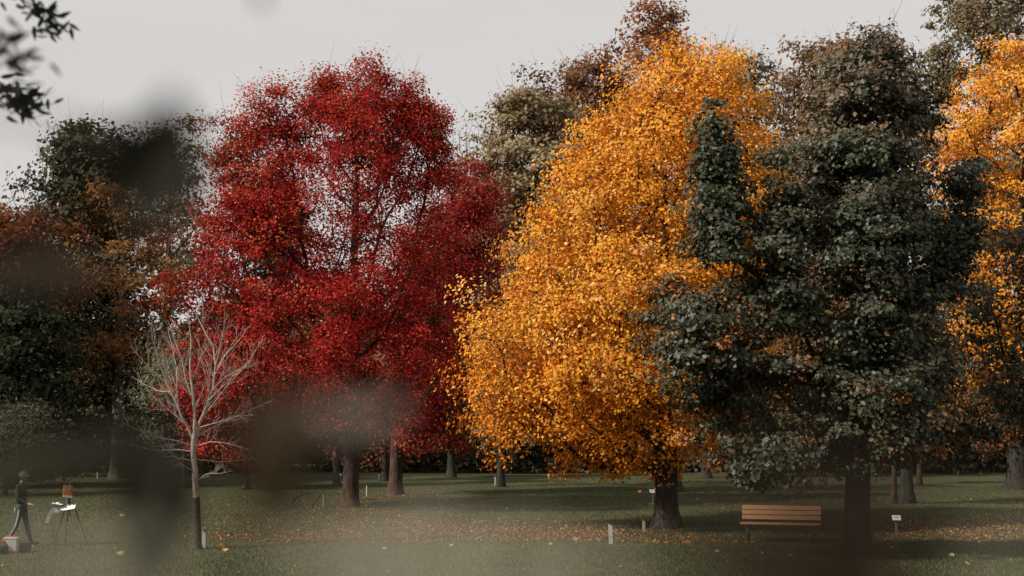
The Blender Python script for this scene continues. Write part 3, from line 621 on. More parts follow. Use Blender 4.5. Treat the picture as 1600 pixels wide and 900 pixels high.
b1 = gpt(185, 744); bench('park_bench', 'distant red-brown bench partly hidden behind the amber tree trunk', b1, math.radians(4), 1.9, mat_plain('far_bench_wood', (.20, .06, .035), .6, .2, 9, grain=(1.2, 14, 14)), False)

# ------------------------------------------------------------------ plaques and posts
POST_W = mat_plain('post_white', (.40, .38, .33), .6, .18, 12); POST_G = mat_plain('post_grey', (.28, .26, .22), .7, .25, 14); PLATE = mat_plain('plate_white', (.80, .79, .76), .35, .05, 8)
PLATE_D = mat_plain('plate_dark', (.05, .045, .04), .5, .2, 10); INK = mat_plain('plate_ink', (.10, .10, .10), .6, .2)
def plaque(label, px, py, h, w, pm, plm, yaw=0.0, tilt=50, d=.12, foot=False, th=.05):
    r = thing('plaque_sign', label, 'sign', gpt(px, py), math.radians(yaw), 'botanical plaques on posts')
    MB().box((0, 0, h / 2 - .03), (th, th * .7, h + .06), None, .004).build('post', pm, r)
    R = Matrix.Rotation(math.radians(90 - tilt), 3, 'X')
    p = MB().box((0, -.02, h + d * .30), (w, d, .012), Matrix.Rotation(math.radians(tilt), 3, 'X'), .003).build('plate', plm, r)
    if plm is PLATE:
        for q in range(2):
            R2 = Matrix.Rotation(math.radians(tilt), 3, 'X'); c = R2 @ Vector((0, d * (.25 - .25 * q), .008))
            MB().box((c.x, c.y - .02, c.z + h + d * .30), (w * (.7 - .12 * q), d * .045, .001), R2).build('text_line', INK, p)
    if foot: MB().box((0, 0, .012), (.26, .16, .03), None, .006).build('foot', pm, r)
    return r
plaque('white tilted plaque on a thin stalk just beside the orange maple trunk', 1020, 788, .40, .23, POST_G, PLATE, 12, 40, .17, True, .03)
plaque('small white plaque on a brown post standing by the green maple', 1401, 838, .44, .22, mat_plain('post_brown', (.24, .15, .12), .7, .2), PLATE, 0, 62, .14, False, .05)
plaque('pale post with a dark tilted plate beside the crimson maple trunk', 573, 777, .40, .16, POST_W, PLATE_D, 70, 35, .16, False, .055)
plaque('grey post with a dark head beside the tallest red maple, a branch leaning on it', 506, 796, .46, .20, POST_G, PLATE_D, 25, 15, .18, False, .06)
plaque('pale plaque post half hidden behind the tallest red maple trunk', 531, 756, .36, .17, POST_W, PLATE, -60, 30, .16, False, .055)
plaque('white post with a dark tip at the foot of the dark trunk under orange leaves', 774, 760, .40, .10, POST_W, PLATE_D, 60, 30, .10, False, .06)
plaque('grey post with a small dark head touching the bare sapling', 319, 853, .42, .14, POST_G, PLATE_D, -10, 20, .16, False, .09)
plaque('small dark plaque post behind the green maple trunk', 1365, 785, .30, .15, mat_plain('post_dark', (.07, .055, .045), .7, .2), PLATE_D, 0, 45, .14, False, .08)
def stake(label, px, py, h, w, mat, lean=0):
    r = thing('marker_post', label, 'post', gpt(px, py), 0, 'plain marker posts on the lawn')
    m = MB(); x = w / 2; y = w * .4
    m.add([(-x, -y, -.05), (x, -y, -.05), (x, y, -.05), (-x, y, -.05), (-x + lean, -y, h), (x + lean, -y, h - w * .55), (x + lean, y, h - w * .55), (-x + lean, y, h)],
          [(0, 1, 2, 3)[::-1], (4, 5, 6, 7), (0, 1, 5, 4), (1, 2, 6, 5), (2, 3, 7, 6), (3, 0, 4, 7)])
    m.build('post', mat, r); MB().box((lean * .4, 0, h * .38), (w * 1.12, w * .92, .02)).build('band', POST_G, r)
    return r
stake('white angled-top marker post on the open grass in front of the orange maple', 955, 853, .47, .09, POST_W, -.02)
stake('dim grey marker post in deep shade near the orange maple trunk', 1006, 831, .31, .07, POST_G)
stake('white marker post beside the amber tree foot', 152, 749, .40, .07, POST_W)
stake('greyish marker post behind the bare sapling beside twin thin stems', 267, 762, .38, .08, POST_G)
stake('tiny white marker post at the wood edge beside the thin dark trunk', 592, 748, .24, .07, POST_W)

# fallen branch on the lawn
def fallen():
    r = thing('fallen_branch', 'thin dead branch arching over the grass beside the grey plaque post', 'branch', gpt(472, 791)); o = np.array(r.location)
    Y = o[1]
    P = np.array([at(456, 793, Y), at(458, 782, Y), at(466, 776, Y + .1), at(478, 771, Y + .2), (at(491, 768.5, Y + .3))]) - o
    MB().tube(P, np.linspace(.028, .008, 5), 6).build('stem', BARK_DARK, r, True)
    P = np.array([at(488, 789, Y), at(496, 780, Y), at(503, 771, Y), at(509, 764, Y + .1)]) - o
    MB().tube(P, np.linspace(.020, .006, 4), 6).build('side_branch', BARK_DARK, r, True)
    P = np.array([at(455, 791, Y), at(470, 788.5, Y), at(489, 788, Y)]) - o
    MB().tube(P, [.018, .014, .012], 6).build('side_branch', BARK_DARK, r, True)
    MB().tube(np.array([at(452, 792.5, Y), at(457, 789, Y), at(460, 788, Y)]) - o, [.05, .06, .03], 7).build('broken_end', BARK_DARK, r, True)
fallen()

# ------------------------------------------------------------------ painter's easel
EB = mat_plain('easel_black', (.015, .014, .013), .45, .2); PAPER = mat_plain('paper_white', (.80, .79, .77), .8, .04); CANV = mat_plain('canvas_edge', (.6, .5, .38), .8, .1)
def painting_mat():
    m = bpy.data.materials.new('painted_canvas'); t, N, L = nodes_of(m)
    o = N('ShaderNodeOutputMaterial'); p = N('ShaderNodeBsdfPrincipled'); p.inputs['Roughness'].default_value = .6
    tcn = N('ShaderNodeTexCoord'); n = N('ShaderNodeTexNoise'); n.inputs['Scale'].default_value = 6; n.inputs['Detail'].default_value = 3
    r = N('ShaderNodeValToRGB'); e = r.color_ramp.elements; e[0].position = .4; e[0].color = (.42, .09, .015, 1); e[1].position = .7; e[1].color = (.55, .25, .05, 1)
    L(tcn.outputs['Object'], n.inputs['Vector']); L(n.outputs['Fac'], r.inputs[0]); L(r.outputs[0], p.inputs['Base Color']); L(p.outputs[0], o.inputs['Surface']); return m
def easel():
    base = gpt(108, 849); Y = base[1]; r = thing('painting_easel', 'black tripod easel with a small orange painting and a paint tray', 'easel', base); o = base
    q = lambda x, y, dy=0: np.array(at(x, y, Y + dy)) - o
    for (x, y, dy) in ((84, 850.5, -.1), (137, 849.5, .0), (102, 842, .55)):
        e_ = q(x, y, dy); e_[2] = -.01
        L_leg = MB().tube([q(109, 772), q(109, 772) * .45 + e_ * .55], .014, 8).build('leg', EB, r, True)
        MB().tube([q(109, 772) * .47 + e_ * .53, e_], .009, 8).build('leg_extension', EB, L_leg, True)
        MB().ball(q(109, 772) * .45 + e_ * .55, .02, 1).build('clamp', EB, L_leg)
    MB().tube([q(110, 752), q(109, 806)], .016, 8).build('mast', EB, r, True)
    MB().tube([q(99, 804), q(121, 804)], .006, 6).build('brace', EB, r, True)
    tray = MB().box(q(86, 791) , (.46, .24, .018), Matrix.Rotation(math.radians(-9), 3, 'Y'), .003).build('paint_tray', EB, r)
    pc = q(106, 768, -.03); pR = Matrix.Rotation(math.radians(38), 3, 'Z') @ Matrix.Rotation(math.radians(-14), 3, 'X') @ Matrix.Rotation(math.radians(8), 3, 'Y')
    cv = MB().box(pc, (.22, .02, .30), pR, .003).build('canvas', painting_mat(), r)
    MB().box(pc + np.array(pR @ Vector((0, -.012, -.125))), (.22, .004, .05), pR).build('bare_strip', CANV, cv)
    MB().tube([q(104, 789), q(110, 776), q(116, 789)], .012, 6).build('head_bracket', EB, r, True)
    return base
EZ = easel()
def easel_paper():
    Y = EZ[1]; r = thing('paper_sheet', 'white paper sheet lying tilted on the easel shelf', 'paper', at(107, 796.5, Y)); 
    MB().box((0, -.05, .06), (.36, .20, .012), Matrix.Rotation(math.radians(-8), 3, 'Y') @ Matrix.Rotation(math.radians(34), 3, 'X'), .002).build('sheet', PAPER, r)
    r2 = thing('paper_towel', 'white paper towel roll with a strip hanging from the easel tray', 'paper towel', at(86, 812, Y)); o = at(86, 812, Y)
    m = MB().tube([np.array(at(88, 800, Y - .16)) - o, np.array(at(91, 799, Y + .04)) - o], .055, 14); m.build('roll', PAPER, r2, True)
    P = [(87, 793), (82, 797), (77, 805), (73, 817)]; V = []; F = []
    for k, (x, y) in enumerate(P):
        for dx, dy in ((-3.2, -.16), (3.0, -.10)):
            for th in (0, .006): V.append(np.array(at(x + dx, y + dx * .15, Y + dy + th)) - o)
    for k in range(3):
        a = k * 4; F += [(a, a + 2, a + 6, a + 4), (a + 1, a + 5, a + 7, a + 3), (a, a + 4, a + 5, a + 1), (a + 2, a + 3, a + 7, a + 6)]
    F += [(0, 1, 3, 2), (12, 14, 15, 13)]
    MB().add(V, F).build('hanging_strip', PAPER, r2)
    r3 = thing('white_rag', 'crumpled white rag heaped on the easel paint tray', 'rag', at(91, 788.8, Y)); rg = np.random.default_rng(3)
    m = MB()
    for k in range(5): m.ball((rg.normal(0, .05), rg.normal(0, .03), .01 + .008 * k), .035, 2, (1.5, 1, .45))
    m.build('cloth', PAPER, r3, True)
easel_paper()

# ------------------------------------------------------------------ cooler and bag on the grass
RED = mat_plain('plastic_red', (.42, .045, .035), .45, .15); GREYW = mat_plain('plastic_white', (.40, .385, .37), .45, .08); BLACKC = mat_plain('cloth_black', (.022, .019, .018), .85, .3, 30)
def cooler():
    r = thing('cooler_box', 'red and white cooler box on the grass behind the walking person', 'cooler', gpt(17, 863), math.radians(8))
    b = MB().box((0, 0, .16), (.30, .26, .32), None, .02).build('body', GREYW, r)
    MB().box((0, -.004, .045), (.315, .275, .055), None, .01).build('base_trim', RED, r)
    MB().box((-.145, -.004, .19), (.05, .28, .24), None, .012).build('side_trim', RED, r)
    MB().box((0, 0, .335), (.31, .27, .03), None, .01).build('lid', GREYW, r)
    MB().tube([(-.13, 0, .34), (-.12, 0, .375), (.12, 0, .375), (.13, 0, .34)], .010, 8).build('handle', RED, r, True)
    MB().ball((.09, -.14, .06), .018, 1).build('latch', GREYW, r)
    for lab, px, py, sx in (('black duffel bag slumped against the cooler box, toward the easel', 35, 861, .34), ('black cloth bag on the far side of the cooler box from the easel', 3, 864, .24)):
        d = thing('duffel_bag', lab, 'bag', gpt(px, py), .2); 
        bm = bmesh.new(); bmesh.ops.create_cube(bm, size=1); bmesh.ops.subdivide_edges(bm, edges=list(bm.edges), cuts=6, use_grid_fill=True)
        rg = np.random.default_rng(int(px))
        for v in bm.verts:
            c = v.co.copy(); s = c.normalized() * .62; k = c.lerp(s, .6); v.co = Vector((k.x * sx, k.y * .24, (k.z + .5) * .21)) + Vector(rg.normal(0, .004, 3))
            if v.co.z < .01: v.co.z = 0
        me = bpy.data.meshes.new('bag'); bm.to_mesh(me); bm.free(); me.polygons.foreach_set('use_smooth', np.ones(len(me.polygons), bool)); link('bag_body', me, BLACKC, d)
        MB().tube([(-.09, 0, .19), (-.07, -.01, .25), (.07, -.01, .25), (.09, 0, .19)], .010, 6).build('strap', BLACKC, d, True)
cooler()

# ------------------------------------------------------------------ walking person
def person():
    base = gpt(30, 853); r = thing('person', 'person in a khaki cap and dark clothes walking toward the easel, striped trousers', 'person', base)
    m = MB()
    def limb(pts, rad, n=12):
        pts = [np.array(p, float) for p in pts]
        for i in range(len(pts) - 1):
            k = 6; f = np.linspace(0, 1, k)[:, None]; P = pts[i] + (pts[i + 1] - pts[i]) * f; m.tube(P, np.linspace(rad[i], rad[i + 1], k), n)
        for p, rr in zip(pts, rad): m.ball(p, rr * 1.0, 2)
    # x forward, y away from the viewer, z up
    pel = (.02, 0, .90)
    m.ball((.02, 0, .90), .15, 3, (.92, 1.05, .85)); m.ball((.01, 0, 1.08), .145, 3, (.85, 1.05, 1.15)); m.ball((.0, 0, 1.26), .16, 3, (.82, 1.12, 1.1)); m.ball((.01, 0, 1.38), .13, 3, (.75, 1.35, .55))
    limb([(.01, 0, 1.40), (.035, 0, 1.52)], [.062, .055])
    m.ball((.055, 0, 1.625), .098, 3, (1.0, .80, 1.18)); m.ball((.085, 0, 1.565), .06, 2, (1.0, .85, .8))           # skull, jaw
    m.ball((.152, 0, 1.605), .018, 1, (1.1, .8, 1.3)); m.ball((.135, 0, 1.565), .02, 1, (.8, 1.3, .5))               # nose, lips
    for s in (-1, 1): m.ball((.045, s * .082, 1.61), .026, 1, (.7, .4, 1.2)); m.ball((.138, s * .032, 1.635), .013, 1)
    # near arm (viewer side) reaching forward
    limb([(.0, -.185, 1.39), (.0, -.205, 1.12), (.235, -.19, .985)], [.062, .048, .034])
    limb([(.235, -.19, .985), (.30, -.185, .975)], [.032, .034])
    for k, (dy, ln) in enumerate(((-.030, .07), (-.010, .085), (.010, .08), (.028, .06))):
        limb([(.31, -.185 + dy, .975), (.31 + ln * .6, -.185 + dy * 1.2, .975), (.31 + ln, -.185 + dy * 1.2, .955)], [.011, .010, .008], 8)
    limb([(.27, -.15, .985), (.31, -.125, .985), (.335, -.13, .975)], [.013, .011, .009], 8)
    # far arm swung back
    limb([(-.01, .185, 1.39), (-.10, .215, 1.12), (-.17, .20, .90)], [.062, .048, .034]); limb([(-.17, .20, .90), (-.185, .195, .83)], [.031, .034])
    for k, dy in enumerate((-.028, -.009, .010, .028)):
        limb([(-.185, .195 + dy, .82), (-.18, .195 + dy, .765), (-.16, .195 + dy, .74 + .008 * k)], [.011, .010, .008], 8)
    limb([(-.165, .175, .86), (-.14, .165, .82), (-.135, .165, .79)], [.013, .011, .009], 8)
    # near leg trailing, far leg leading
    limb([(.02, -.09, .88), (-.06, -.10, .47), (-.27, -.10, .12)], [.098, .066, .048]); limb([(-.27, -.10, .11), (-.20, -.10, .045), (-.10, -.10, .02)], [.05, .044, .034])
    limb([(.03, .09, .88), (.12, .10, .48), (.24, .10, .10)], [.098, .066, .048]); limb([(.235, .10, .07), (.32, .10, .055), (.40, .10, .075)], [.052, .046, .036])
    o = m.build('body', None, None)
    md = o.modifiers.new('r', 'REMESH'); md.mode = 'VOXEL'; md.voxel_size = .013
    s2 = o.modifiers.new('s', 'SMOOTH'); s2.factor = .5; s2.iterations = 4
    dg = bpy.context.evaluated_depsgraph_get(); me = bpy.data.meshes.new_from_object(o.evaluated_get(dg)); bpy.data.objects.remove(o, do_unlink=True)
    me.name = 'body'
    mats = [mat_plain('jacket_dark', (.022, .024, .022), .8, .3, 25), mat_plain('trousers_dark', (.030, .025, .022), .85, .3, 30), mat_plain('skin', (.42, .24, .17), .55, .06), mat_plain('shoe', (.05, .04, .034), .6, .2)]
    me.materials.clear()
    b = link('body', me, mats, r)
    n = len(me.polygons); ce = np.zeros(n * 3); me.polygons.foreach_get('center', ce); ce = ce.reshape(-1, 3); x, y, z = ce.T
    mi = np.where(z < .93, 1, 0)
    mi[(z > 1.47)] = 2; mi[(np.abs(y) > .15) & (z < 1.3)] = 0
    mi[(x > .235) & (z > .9) & (z < 1.05)] = 2; mi[(x < -.12) & (y > .15) & (z < .89) & (z > .7)] = 2
    mi[(z < .10) & (x < 0)] = 3; mi[(z < .115) & (x > .2)] = 3
    me.polygons.foreach_set('material_index', mi.astype(np.int32)); me.polygons.foreach_set('use_smooth', np.ones(n, bool)); me.update()
    CAPM = mat_plain('cap_khaki', (.34, .28, .20), .85, .12, 30)
    cm = MB(); bm = bmesh.new(); bmesh.ops.create_uvsphere(bm, u_segments=20, v_segments=12, radius=1)
    bmesh.ops.delete(bm, geom=[v for v in bm.verts if v.co.z < -.05], context='VERTS'); bm.verts.index_update()
    cm.add([(.052 + v.co.x * .112, v.co.y * .092, 1.645 + v.co.z * .112) for v in bm.verts], [[v.index for v in f.verts] for f in bm.faces]); bm.free()
    cap = cm.build('cap', CAPM, r, True)
    V = []; F = []; k = 9
    for i in range(k):
        a = math.radians(-62 + 124 * i / (k - 1))
        for (rx, ry, dz) in ((.10, .085, .004), (.19, .10, -.016)):
            for th in (0, .006): V.append((.055 + math.cos(a) * rx, math.sin(a) * ry, 1.648 + dz - th))
    for i in range(k - 1):
        q = i * 4; F += [(q, q + 2, q + 6, q + 4), (q + 1, q + 5, q + 7, q + 3), (q + 2, q + 3, q + 7, q + 6), (q, q + 4, q + 5, q + 1)]
    MB().add(V, F).build('brim', CAPM, cap, True)
    hm = MB()
    hm.ball((.028, 0, 1.60), .092, 2, (.85, .92, .9)); hm.build('hair', mat_plain('hair_dark', (.03, .022, .016), .7, .2), r, True)
    # white side stripe down the near trouser leg
    P = [np.array(p) for p in ((.03, -.19, .86), (-.005, -.178, .66), (-.055, -.168, .47), (-.16, -.160, .29), (-.262, -.152, .13))]
    V = []; F = []
    for i, p in enumerate(P):
        for dx in (-.018, .018):
            for dy in (0, .012): V.append((p[0] + dx, p[1] + dy - .003, p[2] + dx * .4))
    for i in range(len(P) - 1):
        q = i * 4; F += [(q, q + 2, q + 6, q + 4), (q + 1, q + 5, q + 7, q + 3), (q, q + 4, q + 5, q + 1), (q + 2, q + 3, q + 7, q + 6)]
    MB().add(V, F).build('trouser_stripe', GREYW, r)
person()

# ------------------------------------------------------------------ lawn: grass blades and fallen leaves
def in_view(n, rng, y0, y1, pw=1.0):
    Y = y0 + (y1 - y0) * rng.random(n) ** pw; x = (rng.random(n) - .5) * 2 * Y * .39
    return x, Y
def grass():
    rng = np.random.default_rng(91); n = 150000; x, y = in_view(n, rng, 24, 62, 1.5); z = ground_z(x, y)
    P = np.stack([x, y, z], -1); h = .028 + .045 * rng.random(n); a = rng.random(n) * 6.283; wd = .007 + .006 * rng.random(n)
    dx, dy = np.cos(a) * wd, np.sin(a) * wd; lean = rng.normal(0, .022, (n, 2))
    V = np.stack([P + np.stack([dx, dy, np.full(n, -.004)], -1), P - np.stack([dx, dy, np.full(n, .004)], -1), P + np.stack([lean[:, 0], lean[:, 1], h], -1)], 1).reshape(-1, 3)
    kk = ((x * .9).astype(int) * 31 + (y * .7).astype(int)); kk -= kk.min()
    cols = pick([(.074, .088, .041, 3), (.102, .112, .056, 2), (.14, .135, .08, 1.2), (.050, .060, .028, 2), (.19, .165, .11, .5)], n, rng, kk, .35)
    o = link('grass', mesh_np('grass', V, np.full(n, 3, np.int32), np.arange(3 * n), cols=cols), GRASS); tag(o, 'short mown green grass covering the lawn', 'grass', kind='stuff')
grass()
def litter():
    rng = np.random.default_rng(92); n = 230000; x, y = in_view(n, rng, 26, 62, 1.2); z = ground_z(x, y); X, Yp = to_px(np.stack([x, y, z], -1))
    edge = 847 + 2.0 * np.sin(X * .013) + 1.5 * np.sin(X * .05)                                 # raked line where the leaf carpet stops
    d = np.zeros(n)
    def blob(cx, cy, sx, sy, a): return a * np.exp(-((X - cx) / sx) ** 2 - ((Yp - cy) / sy) ** 2)
    d += blob(560, 812, 170, 22, .45) + blob(760, 832, 170, 14, 1.1) + blob(880, 838, 120, 10, 1.1) + blob(520, 838, 200, 9, .35) + blob(1100, 843, 160, 6, .35) + blob(1520, 833, 170, 12, 1.2) + blob(1620, 815, 90, 18, .5)
    d += blob(617, 777, 70, 5, .55) + blob(1180, 792, 160, 10, .10) + blob(400, 835, 120, 14, .25) + blob(180, 800, 120, 15, .08)
    d += .8 * np.exp(-((Yp - edge + 1.5) / 1.5) ** 2) * (X > 330) * (X < 1600)
    d = np.where(Yp > edge + 1.5, d * .05 + .004, d) + .004
    k = rng.random(n) < d * .60; x, y, z, X = x[k], y[k], z[k], X[k]; n = k.sum()
    Nn = rng.normal(size=(n, 3)) * .45 + np.array([0, 0, 1.0]); S = (.036 + .042 * rng.random(n)) * (y / 38) ** .3
    P = np.stack([x, y, z + .02 + .02 * rng.random(n)], -1)
    red = np.clip(1 - np.abs(X - 520) / 300, 0, 1) * .55; isred = rng.random(n) < red
    ca = pick([(.32, .15, .058, 3), (.24, .10, .04, 3), (.40, .22, .10, 1.4), (.15, .07, .035, 2.4), (.46, .32, .19, .4)], n, rng); cb = pick([(.24, .07, .045, 3), (.30, .12, .09, 2), (.18, .04, .03, 2)], n, rng)
    cols = np.where(isred[:, None], cb, ca)
    tag(link('fallen_leaves', leaf_mesh('fallen_leaves', P, Nn, S, T_DART, cols, rng), LEAF_DRY), 'carpet of fallen orange and russet leaves scattered over the lawn', 'leaves', kind='stuff')
litter()
def single_leaves():
    rng = np.random.default_rng(93); spots = [(1075, 852, .16), (188, 866, .17), (600, 860, .10), (1487, 867, .14), (1512, 880, .13), (1393, 856, .10), (1236, 872, .11), (1190, 868, .12), (345, 852, .20), (352, 858, .14), (860, 853, .10), (1530, 846, .11), (190, 808, .16), (184, 812, .11), (1120, 866, .10), (900, 848, .12), (705, 855, .1)]
    names = ['orange fallen leaf on bare grass just past the orange maple trunk', 'tan fallen leaf alone on the grass in front of the easel', 'pale fallen leaf below the small grey blurred leaf', 'pale fallen leaf on the grass in front of the small white plaque',
             'tan fallen leaf furthest out on the grass from the small white plaque', 'pale small fallen leaf just below the small white plaque', 'tan fallen leaf on the dark grass below the bench end', 'pale fallen leaf on the dark grass in front of the bench',
             'large orange fallen leaf at the foot of the bare sapling', 'tan fallen leaf next to the large orange one by the sapling', 'tan fallen leaf just clear of the leaf carpet, near the white marker post', 'pale fallen leaf at the edge of the leaf carpet past the small white plaque',
             'pale pinkish fallen leaf on the lawn beyond the easel', 'russet fallen leaf beside the pale one beyond the easel', 'tan fallen leaf on shaded grass between bench and orange maple', 'orange fallen leaf on the carpet edge before the white marker post', 'tan fallen leaf on the mown grass before the red maples']
    for (px, py, s), nm in zip(spots, names):
        c = (.45, .18, .06) if 'orange' in nm.split(' fallen')[0] else (.26, .09, .04) if 'russet' in nm else (.52, .42, .30) if 'pale' in nm.split(' fallen')[0] else (.50, .30, .12)
        p = gpt(px, py); p[2] += .03
        me = leaf_mesh('fallen_leaf', np.zeros((1, 3)), np.array([[rng.normal(0, .3), -.5, .9]]), np.array([s]), T_MAPLE5, np.array([c]), rng)
        o = link('fallen_leaf', me, LEAF_DRY); o.location = tuple(p); tag(o, nm, 'leaf', 'loose leaves on the grass')
single_leaves()

# ------------------------------------------------------------------ leaves close to the lens
def big_leaf_mesh(name, w_=.30, nseg=9):
    V = []; F = []
    for i in range(nseg + 1):
        t = i / nseg; wd = w_ * (math.sin(math.pi * t ** .8) ** .85) * (1 - .25 * t) if 0 < t < 1 else 0.004
        zc = -.18 * (t - .3) ** 2
        for s in (-1, 0, 1): V.append((s * wd, t, zc + .22 * abs(s) * wd))
    for i in range(nseg):
        for j in range(2): a = i * 3 + j; F.append((a, a + 1, a + 4, a + 3))
    me = bpy.data.meshes.new(name); me.from_pydata(V, [], F); me.polygons.foreach_set('use_smooth', np.ones(len(F), bool)); me.update(); return me
BL = {}
def leafy_twig(label, stem_px, dist, leaves, mat, wfac=.34, stem_r=.0016, seed=0, name='leafy_twig'):
    """stem_px: pixel path of the stem at the given distance; leaves: (px, py, distance, length, roll degrees, turn degrees)"""
    rng = np.random.default_rng(seed); S = [at(x, y, dist if np.isscalar(dist) else dist[i]) for i, (x, y) in enumerate(stem_px)]
    r = thing(name, label, 'twig', S[0], 0, 'out-of-focus twigs close to the viewer'); o = S[0]
    MB().tube(np.array(S) - o, np.linspace(stem_r, stem_r * .5, len(S)), 6).build('stem', BARK_DARK, r, True)
    key = (wfac, mat.name)
    if key not in BL: BL[key] = big_leaf_mesh('leaf', wfac); BL[key].materials.append(mat)
    for (px, py, d, ln, roll, turn) in leaves:
        l = bpy.data.objects.new('leaf', BL[key]); C.objects.link(l); l.parent = r
        # leaf plane faces the viewer, then rolled in the picture plane and turned about its midrib
        M = Matrix(((1, 0, 0), (0, 0, -1), (0, 1, 0))) @ Matrix.Rotation(math.radians(roll), 3, 'Z') @ Matrix.Rotation(math.radians(turn), 3, 'Y')
        l.rotation_euler = M.to_euler(); l.scale = (ln,) * 3
        l.location = tuple(np.array(at(px, py, d)) - o - np.array(M @ Vector((0, .5 * ln, 0))))
    return r
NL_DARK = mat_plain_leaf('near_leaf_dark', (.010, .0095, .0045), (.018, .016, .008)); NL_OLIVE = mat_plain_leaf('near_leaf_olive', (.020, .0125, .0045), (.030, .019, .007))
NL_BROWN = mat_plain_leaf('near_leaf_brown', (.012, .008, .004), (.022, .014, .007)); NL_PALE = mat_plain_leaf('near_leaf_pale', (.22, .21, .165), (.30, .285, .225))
NL_GREY = mat_plain_leaf('near_leaf_grey', (.10, .094, .076), (.14, .13, .105)); NL_RUST = mat_plain_leaf('near_leaf_rust', (.10, .035, .018), (.15, .055, .025))
leafy_twig('dark blurred twig with green leaves against the sky beside the red maple', [(-140, 150), (60, 190), (180, 205), (285, 190)], .62,
  [(246, 285, .66, .066, 165, 15), (218, 255, .66, .058, 130, -15), (280, 245, .66, .058, 200, 30), (275, 178, .64, .024, 10, 50), (130, 225, .62, .036, 95, 64)], NL_DARK, seed=1)
leafy_twig('dark brown blurred twig in front of the rusty tree', [(-150, 380), (-40, 400), (60, 420)], .75, [(40, 425, .75, .06, 80, 40), (95, 430, .75, .045, 100, 50)], NL_BROWN, seed=2)
leafy_twig('dark olive blurred leaves hanging just above the walking person', [(-160, 660), (-20, 670), (160, 690)], .75, [(30, 735, .75, .070, 95, 45), (110, 715, .75, .065, 85, 45), (190, 690, .75, .05, 70, 55)], NL_DARK, .30, seed=3)
leafy_twig('single dark hanging leaf blurred beside the bare sapling', [(150, 1000), (215, 900), (240, 800)], .85, [(244, 800, .85, .092, 175, 5), (232, 785, .85, .06, 160, 30)], NL_DARK, .30, seed=4)
leafy_twig('olive brown blurred leaves low in front of the red maple', [(330, 1050), (390, 900), (430, 700)], .72, [(425, 715, .60, .062, 165, 35), (440, 745, .60, .036, 20, 40), (380, 690, .60, .03, 60, 60)], NL_OLIVE, seed=5)
leafy_twig('greyish blurred leaves in front of the tallest red maple trunk', [(470, 1080), (500, 850), (520, 680)], .60, [(505, 650, .60, .032, 70, 45), (580, 652, .6, .028, 100, 60)], NL_GREY, seed=6)
leafy_twig('small dark blurred tip at the very top against the sky', [(420, -120), (414, -30)], .95, [(410, -6, .95, .018, 175, 35)], NL_DARK, seed=7)
leafy_twig('pale blurred leaves veiling the foreground lawn', [(600, 1300), (640, 1050), (700, 960)], .34, [(520, 890, .34, .026, 80, 50), (650, 870, .34, .028, 95, 45), (790, 890, .34, .024, 100, 50), (910, 910, .34, .022, 80, 55)], NL_PALE, .3, .0006, seed=8)
leafy_twig('small grey blurred leaf low over the foreground lawn', [(620, 1100), (605, 980), (600, 900)], .62, [(600, 868, .62, .022, 10, 40)], NL_BROWN, seed=9)
leafy_twig('wide brown blurred leaves veiling the bench and green maple trunk', [(1300, 1400), (1260, 1150), (1230, 950)], .32, [(1270, 905, .30, .046, 85, 20), (1350, 820, .30, .030, 110, 35), (1250, 730, .29, .024, 60, 45), (1120, 890, .30, .030, 80, 40), (1180, 820, .30, .020, 60, 55)], NL_BROWN, .36, .0006, seed=10)
leafy_twig('rusty blurred leaf tip rising at the bottom edge below the small white plaque', [(1425, 1050), (1415, 960)], 1.6, [(1408, 905, 1.6, .030, 20, 30)], NL_RUST, seed=11)
leafy_twig('pale blurred leaf over the lawn beside the fallen leaf carpet', [(1800, 1100), (1650, 930)], .34, [(1585, 880, .34, .020, 70, 55)], NL_PALE, .3, .0006, seed=12)
leafy_twig('brown blurred leaf low over the grass near the easel', [(60, 1100), (110, 960)], .45, [(115, 900, .45, .026, 75, 45)], NL_OLIVE, .3, seed=13)
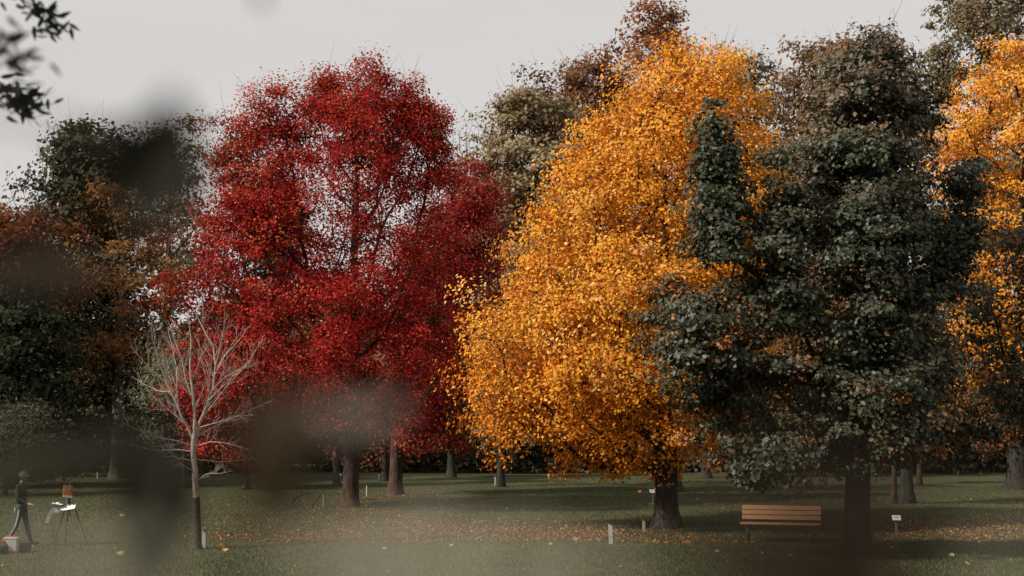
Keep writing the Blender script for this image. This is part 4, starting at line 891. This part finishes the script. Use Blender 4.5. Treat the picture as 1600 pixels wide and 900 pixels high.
leafy_twig('pale blurred leaves veiling the grass round the easel', [(-60, 1150), (20, 980)], .30, [(70, 905, .30, .020, 85, 50), (200, 900, .30, .018, 100, 54)], NL_PALE, .3, .0006, seed=14)
# overhanging sprays a few metres away, nearly in focus
def spray(label, spine, Y, n, mat, seed, ln=.075, spread=.06):
    rng = np.random.default_rng(seed); S = np.array([at(x, y, Y + .15 * i) for i, (x, y) in enumerate(spine)]); o = S[0]
    r = thing('leafy_spray', label, 'branch', o, 0, 'leafy sprays hanging in from the side')
    MB().tube(S - o, np.linspace(.007, .002, len(S)), 6).build('stem', BARK_DARK, r, True)
    f = np.linspace(0, 1, len(S)); key = (.17, mat.name)
    if key not in BL: BL[key] = big_leaf_mesh('leaf', .17); BL[key].materials.append(mat)
    for i in range(n):
        t = .25 + .75 * rng.random() ** .7; p = np.array([np.interp(t, f, S[:, k]) for k in range(3)]) + rng.normal(0, spread, 3) * np.array([1, 1.2, .9])
        l = bpy.data.objects.new('leaf', BL[key]); C.objects.link(l); l.parent = r; l.location = tuple(p - o); l.scale = (ln * (.7 + .6 * rng.random()),) * 3
        M = Matrix(((1, 0, 0), (0, 0, -1), (0, 1, 0))) @ Matrix.Rotation(math.radians(-100 + rng.normal(0, 45)), 3, 'Z') @ Matrix.Rotation(math.radians(rng.normal(0, 50)), 3, 'Y') @ Matrix.Rotation(math.radians(rng.normal(0, 25)), 3, 'X')
        l.rotation_euler = M.to_euler()
NL_SPRAY = mat_plain_leaf('spray_green', (.022, .026, .014), (.045, .045, .022)); NL_SPRAY2 = mat_plain_leaf('spray_bronze', (.060, .042, .024), (.10, .07, .04))
spray('dark green lance-leaved spray against the sky, lowest of the overhanging sprays', [(-60, 120), (-20, 140), (20, 152), (52, 164)], 8.5, 130, NL_SPRAY, 1, .085, .06)
spray('dark green lance-leaved spray at the top of the overhanging branch', [(-30, -40), (10, -15), (45, 5), (70, 22), (82, 42)], 8.0, 80, NL_SPRAY, 2, .075, .05)
spray('blurred bronze spray between the two sharper overhanging sprays', [(-60, 40), (-20, 60), (10, 80), (24, 100)], 4.0, 45, NL_SPRAY2, 3, .06, .035)
